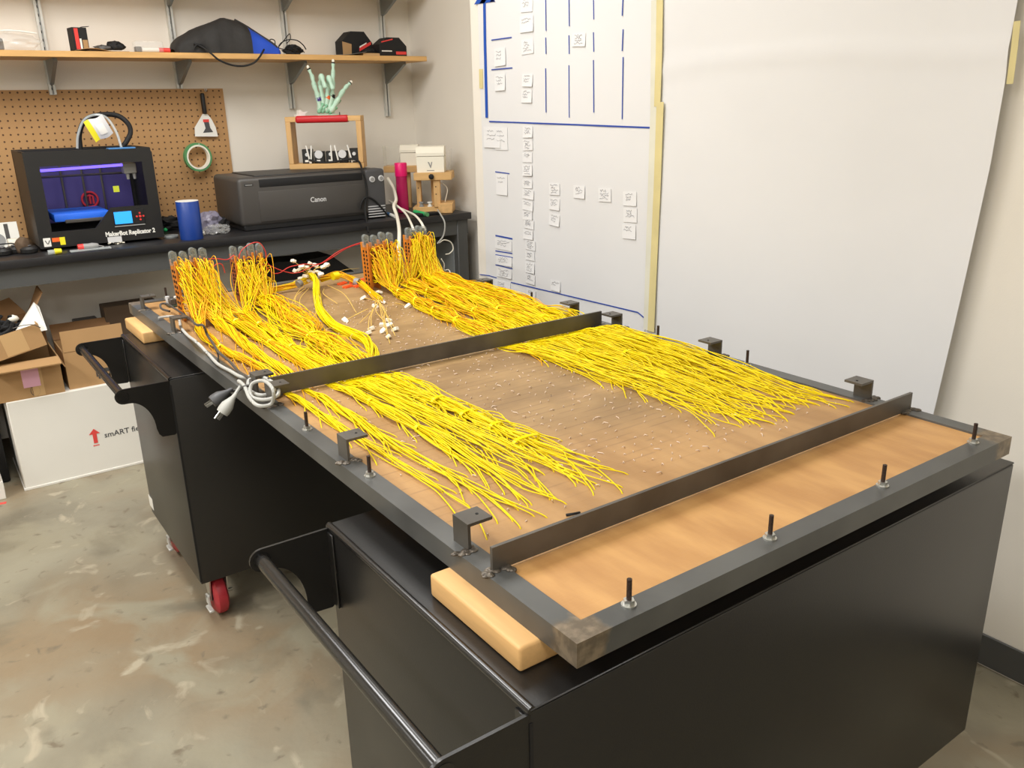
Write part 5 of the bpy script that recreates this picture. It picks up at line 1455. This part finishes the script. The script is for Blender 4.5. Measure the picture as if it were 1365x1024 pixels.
# flat grey leaflet, two hexagonal battery cartons, tan board
a, b = k_(440, 70), k_(482, 66)
o = MB().grid(lambda u, v: Vector((a.x + (b.x - a.x) * u, IY - .06 + .12 * v, SZ + .003 + .018 * u * u * (1 - v * .5))), 8, 5, .001).build('leaflet', 'grey'); tag(o, 'grey leaflet curling on the shelf left of the battery cartons', 'leaflet')
def hexbox(pxl, pxr, pyt, lab, yy, flip):
    A, B_ = P(pxl, 68, y=yy), P(pxr, 68, y=yy); zt_ = P((pxl + pxr) / 2, pyt, y=yy).z - SZ
    w = B_.x - A.x
    t = thing('battery_carton', lab, 'box', (A.x, yy, SZ), None, 'black hexagonal battery cartons')
    hb_ = [(0, .0), (w, .0), (w, zt_ * .55), (w * .74, zt_), (w * .3, zt_), (0, zt_ * .62)]
    X = Matrix.Translation((0, .09, 0)) @ Matrix.Rotation(PI / 2, 4, 'X')
    part(MB().prism(hb_, .09, X), 'carton', 'matteblack', t, local=True, smooth=False)
    part(MB().prism([(w * .55, zt_ * .22), (w * .95, zt_ * .5), (w * .95, zt_ * .62), (w * .55, zt_ * .36)] if not flip else [(w * .6, zt_ * .1), (w * .98, zt_ * .1), (w * .98, zt_ * .26), (w * .6, zt_ * .26)], .001, Matrix.Translation((0, -.0002, 0)) @ Matrix.Rotation(PI / 2, 4, 'X')), 'red_band', 'redplastic', t, local=True, smooth=False)
    part(MB().prism([(w * .56, zt_ * .36), (w * .8, zt_ * .53), (w * .8, zt_ * .58), (w * .56, zt_ * .42)] if not flip else [(w * .08, zt_ * .25), (w * .45, zt_ * .25), (w * .45, zt_ * .31), (w * .08, zt_ * .31)], .001, Matrix.Translation((0, -.0004, 0)) @ Matrix.Rotation(PI / 2, 4, 'X')), 'white_print', 'white', t, local=True, smooth=False)
    if flip: part(MB().prism([(w * .08, zt_ * .72), (w * .5, zt_ * .88), (w * .5, zt_ * .94), (w * .08, zt_ * .78)], .001, Matrix.Translation((0, -.0004, 0)) @ Matrix.Rotation(PI / 2, 4, 'X')), 'red_print', 'redplastic', t, local=True, smooth=False)
    else: part(MB().prism([(0, zt_ * .08), (w * .28, zt_ * .05), (w * .3, zt_ * .5), (0, zt_ * .6)], .001, Matrix.Translation((0, -.0002, 0)) @ Matrix.Rotation(PI / 2, 4, 'X')), 'tan_panel', 'card', t, local=True, smooth=False)
hexbox(457, 497, 42, 'black battery carton with a tan open end, left of the other carton on the shelf', 3.80, False)
hexbox(506, 542, 50, 'black battery carton with red print nearest the right end of the shelf', 3.70, True)
a, b = P(483, 70, y=3.70), P(505, 70, y=3.70)
o = MB().box(a.x, b.x, 3.69, 3.78, SZ, SZ + .014, .001, 1).build('tan_board', 'packtape'); tag(o, 'small tan board lying between the two battery cartons', 'board')
o = blob(((a.x + b.x) / 2 + .01, 3.73, SZ + .026), .028, 41, .3, (1.3, .8, .5), 3, 3, SZ + .0145).build('black_adapter', 'matteblack', angle=30); tag(o, 'black adapter lying on the tan board', 'adapter')

# ---------------------------------------------------------------- boxes under the bench
WY = 3.157
def u_(px, py, d=0.): return P(px, py, y=WY - d)
wx0, wx1 = -.392, .30
wz = u_(10, 537).z
wbx = thing('white_crate', 'large white box with a red arrow under the bench', 'crate', (wx0, WY, 0))
part(MB().box(wx0, wx1, WY, WY + .42, .006, wz, .003, 1), 'box_walls', 'whitebox', wbx)
part(MB().box(wx0 - .004, wx1, WY - .004, WY + .42, 0, .01, .001, 1), 'bottom_edge', 'whitebox', wbx)
a = u_(126.5, 582)
X = Matrix.Translation((a.x, WY - .0008, a.z)) @ Matrix.Rotation(PI / 2, 4, 'X')
part(MB().prism([(-.008, -.03), (.008, -.03), (.008, .012), (.022, .012), (0, .036), (-.022, .012), (-.008, .012)], .0008, X), 'red_arrow', 'arrowred', wbx, smooth=False)
mb = MB()
for i in range(5): mb.box(a.x - .012 + i * .005, a.x - .0085 + i * .005, WY - .0008, WY, a.z - .044, a.z - .038)
part(mb, 'red_print', 'arrowred', wbx)
b = u_(139.5, 583.5)
text('lettering', 'smART field', .034, 'darkgrey', wbx, face_front(b.x, WY - .0004, b.z), bold=.0004)

def carton(name, lab, x0, x1, y0_, y1_, z0, z1, th=.005):
    t = thing(name, lab, 'cardboard box', ((x0 + x1) / 2, y0_, z0))
    part(MB().box(x0, x1, y0_, y0_ + th, z0, z1), 'front_wall', 'card', t); part(MB().box(x0, x1, y1_ - th, y1_, z0, z1), 'back_wall', 'card', t)
    part(MB().box(x0, x0 + th, y0_ + th, y1_ - th, z0, z1), 'side_wall', 'card', t); part(MB().box(x1 - th, x1, y0_ + th, y1_ - th, z0, z1), 'side_wall', 'card', t)
    part(MB().box(x0 + th, x1 - th, y0_ + th, y1_ - th, z0, z0 + th), 'bottom', 'card', t)
    return t
def flap(t, a, b, d, nm='flap', m='card', th=.005):
    a, b, d = Vector(a), Vector(b), Vector(d)
    n = (b - a).cross(d).normalized() * th
    return part(MB().hexa([a, b, b + d, a + d], [a + n, b + n, b + d + n, a + d + n]), nm, m, t)
ax0, ax1, az0, az1 = -.43, -.172, wz, u_(40, 481).z
A_ = carton('open_carton', 'open cardboard box with a pink note on the left of the white box', ax0, ax1, WY + .005, WY + .3, az0, az1)
flap(A_, (ax0, WY + .005, az1), (ax1, WY + .005, az1), (0, -.07, -.014), 'front_flap')
flap(A_, (ax1, WY + .005, az1), (ax1, WY + .3, az1), (.02, 0, -.05), 'side_flap')
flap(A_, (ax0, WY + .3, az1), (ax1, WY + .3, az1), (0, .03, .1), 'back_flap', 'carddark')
c0, c1 = u_(26, 490), u_(55, 514)
part(MB().box(c0.x, c1.x, WY + .002, WY + .005, c1.z, c0.z), 'pink_note', 'pink', A_)
part(MB().box(c0.x + .004, c1.x + .002, WY + .0025, WY + .005, c0.z, c0.z + .012), 'yellow_note', 'yellowplastic', A_)
c = u_(47.5, 521); mk_ = MB()
for k in range(4): mk_.box(c.x - .01, c.x + .01, WY + .004, WY + .005, c.z - .016 + k * .009, c.z - .011 + k * .009)
mk_.tube([(c.x + .017 * math.cos(t_), WY + .0045, c.z + .024 * math.sin(t_)) for t_ in np.linspace(0, 2 * PI, 17)], .0012, 4, smooth=False)
part(mk_, 'printed_mark', 'charcoal', A_)
part(MB().box(u_(40, 500).x, u_(56, 500).x, WY + .0035, WY + .005, az0 + .003, az1), 'packing_tape', 'packtape', A_)
# the smaller open box lying in/on it, tilted
B2 = thing('open_carton', 'tilted open cardboard box full of dark cables on top of the pink-note box', 'cardboard box', (-.43, WY - .02, az1 + .012), (0, -.2, .05))
w2, h2, d2 = .23, .095, .26
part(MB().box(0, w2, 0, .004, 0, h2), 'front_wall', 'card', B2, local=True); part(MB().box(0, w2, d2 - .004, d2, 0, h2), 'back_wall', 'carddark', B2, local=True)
part(MB().box(0, .004, .004, d2 - .004, 0, h2), 'side_wall', 'card', B2, local=True); part(MB().box(w2 - .004, w2, .004, d2 - .004, 0, h2), 'side_wall', 'card', B2, local=True)
part(MB().box(.004, w2 - .004, .004, d2 - .004, 0, .004), 'bottom', 'card', B2, local=True)
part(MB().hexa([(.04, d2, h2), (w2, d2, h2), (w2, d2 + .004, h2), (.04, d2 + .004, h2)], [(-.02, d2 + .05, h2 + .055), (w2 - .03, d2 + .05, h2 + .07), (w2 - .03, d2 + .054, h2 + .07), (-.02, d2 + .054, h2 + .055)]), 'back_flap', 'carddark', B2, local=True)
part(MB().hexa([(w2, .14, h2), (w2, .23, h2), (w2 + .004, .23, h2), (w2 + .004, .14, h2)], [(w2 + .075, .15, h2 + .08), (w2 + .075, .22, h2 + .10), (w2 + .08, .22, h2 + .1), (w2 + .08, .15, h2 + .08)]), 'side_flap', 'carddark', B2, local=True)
part(MB().box(w2 * .36, w2 * .72, -.0008, 0, .004, h2 * .98), 'packing_tape', 'packtape', B2, local=True)
X = [u_(45, 403, -.1), u_(52, 409, -.1), u_(63, 440, .0), u_(16, 449, .0)]
o = MB().hexa(X, [p_ + Vector((0, .004, 0)) for p_ in X]).build('white_foam_sheet', 'whitebox', smooth=False); tag(o, 'white foam board corner sticking out of the tilted box', 'board')
cbs = MB()
r5 = random.Random(2)
for k in range(12):
    ctr = Vector((u_(2 + r5.uniform(-8, 20), 440, -.1).x, WY + .1 + r5.uniform(-.05, .08), az1 + .1 + r5.uniform(-.02, .045)))
    cbs.tube([ctr + Vector((r5.uniform(-.06, .06), r5.uniform(-.05, .05), r5.uniform(-.03, .03))) for _ in range(5)], r5.choice([.004, .006, .009]), 6)
o = cbs.build('dark_cables', 'matteblack'); tag(o, 'tangle of dark cables filling the tilted open box', 'cables', kind='stuff')
o = MB().tube([u_(17, 438, .01), u_(30, 434, .02), u_(44, 433, .02), u_(54, 437, .02)], .0018, 6).build('thin_cable', 'charcoal'); tag(o, 'thin dark cord lying across the white foam board', 'cord')
o = blob(u_(18, 425, -.15), .016, 3, .2, (1.3, 1, 1), 2).build('cream_lump', 'cream'); tag(o, 'cream plastic lump on the dark cables in the tilted box', 'plastic piece')
bx0, bx1, bz1 = -.152, .09, u_(120, 467).z
B_ = carton('open_carton', 'cardboard box with raised front flap right of the pink-note box', bx0, bx1, WY + .02, WY + .28, wz, bz1)
flap(B_, (bx0 + .002, WY + .024, bz1 + .002), (bx1, WY + .024, bz1 + .002), (0, .006, .088), 'front_flap')
flap(B_, (bx0, WY + .276, bz1), (bx1, WY + .276, bz1), (0, .05, .06), 'back_flap', 'carddark')
pm_ = MB()
for px0, px1, py0, py1 in ((127, 131, 492, 502), (131, 148, 492, 494), (131, 148, 500, 502), (138, 141, 494, 500), (145, 148, 492, 502), (132, 136, 495, 499)):
    a, b = u_(px0, py0, -.02), u_(px1, py1, -.02); pm_.box(a.x, b.x, WY + .0192, WY + .02, b.z, a.z)
part(pm_, 'printed_mark', 'charcoal', B_)
dk0, dk1 = P(141, 425, y=3.45), P(180, 405, y=3.45)
o = MB().box(dk0.x, dk1.x + .1, 3.46, 3.57, wz, dk1.z, .003, 1).build('brown_box', 'brownbox'); tag(o, 'dark brown box behind the cart and the raised-flap carton', 'box')
o = MB().box(dk0.x - .12, dk0.x - .02, 3.48, 3.6, wz, P(125, 428, y=3.48).z, .004, 1).build('grey_gadget_box', 'darkgrey'); tag(o, 'small dark grey box peeking out behind the raised-flap carton', 'box')
# lower left corner
lc = thing('lower_carton', 'cardboard box on the floor at the far left, only its corner in view', 'cardboard box', (-.62, 3.02, 0))
lx1_ = P(8, 660, y=3.12).x
part(MB().box(-.95, lx1_, 3.12, 3.4, 0, P(8, 641, y=3.12).z, .002, 1), 'white_base', 'whitebox', lc)
part(MB().box(-.95, lx1_ - .008, 3.125, 3.4, P(8, 641, y=3.12).z, P(6, 610, y=3.12).z, .002, 1), 'cardboard_top', 'card', lc)
part(MB().hexa([(-.95, 3.125, .2), (lx1_ - .01, 3.125, .2), (lx1_ - .01, 3.13, .2), (-.95, 3.13, .2)], [(-.95, 3.09, .23), (lx1_ + .0, 3.09, .235), (lx1_ + .0, 3.095, .235), (-.95, 3.095, .23)]), 'open_flap', 'card', lc)
o = MB().box(-.75, -.43, 3.3, 3.58, 0, .5, .01, 2).build('black_crate', 'matteblack'); tag(o, 'black crate in the dark left of the white box', 'crate')
a = P(-6, 674, z=0); b = P(8, 671.5, z=0)
o = MB().hexa([a + Vector((0, 0, 0)), b, b + Vector((.004, .02, 0)), a + Vector((.004, .02, 0))], [a + Vector((0, 0, .0006)), b + Vector((0, 0, .0006)), b + Vector((.004, .02, .0006)), a + Vector((.004, .02, .0006))]).build('red_tape', 'redplastic', smooth=False); tag(o, 'short red tape mark on the floor at the left edge', 'tape')
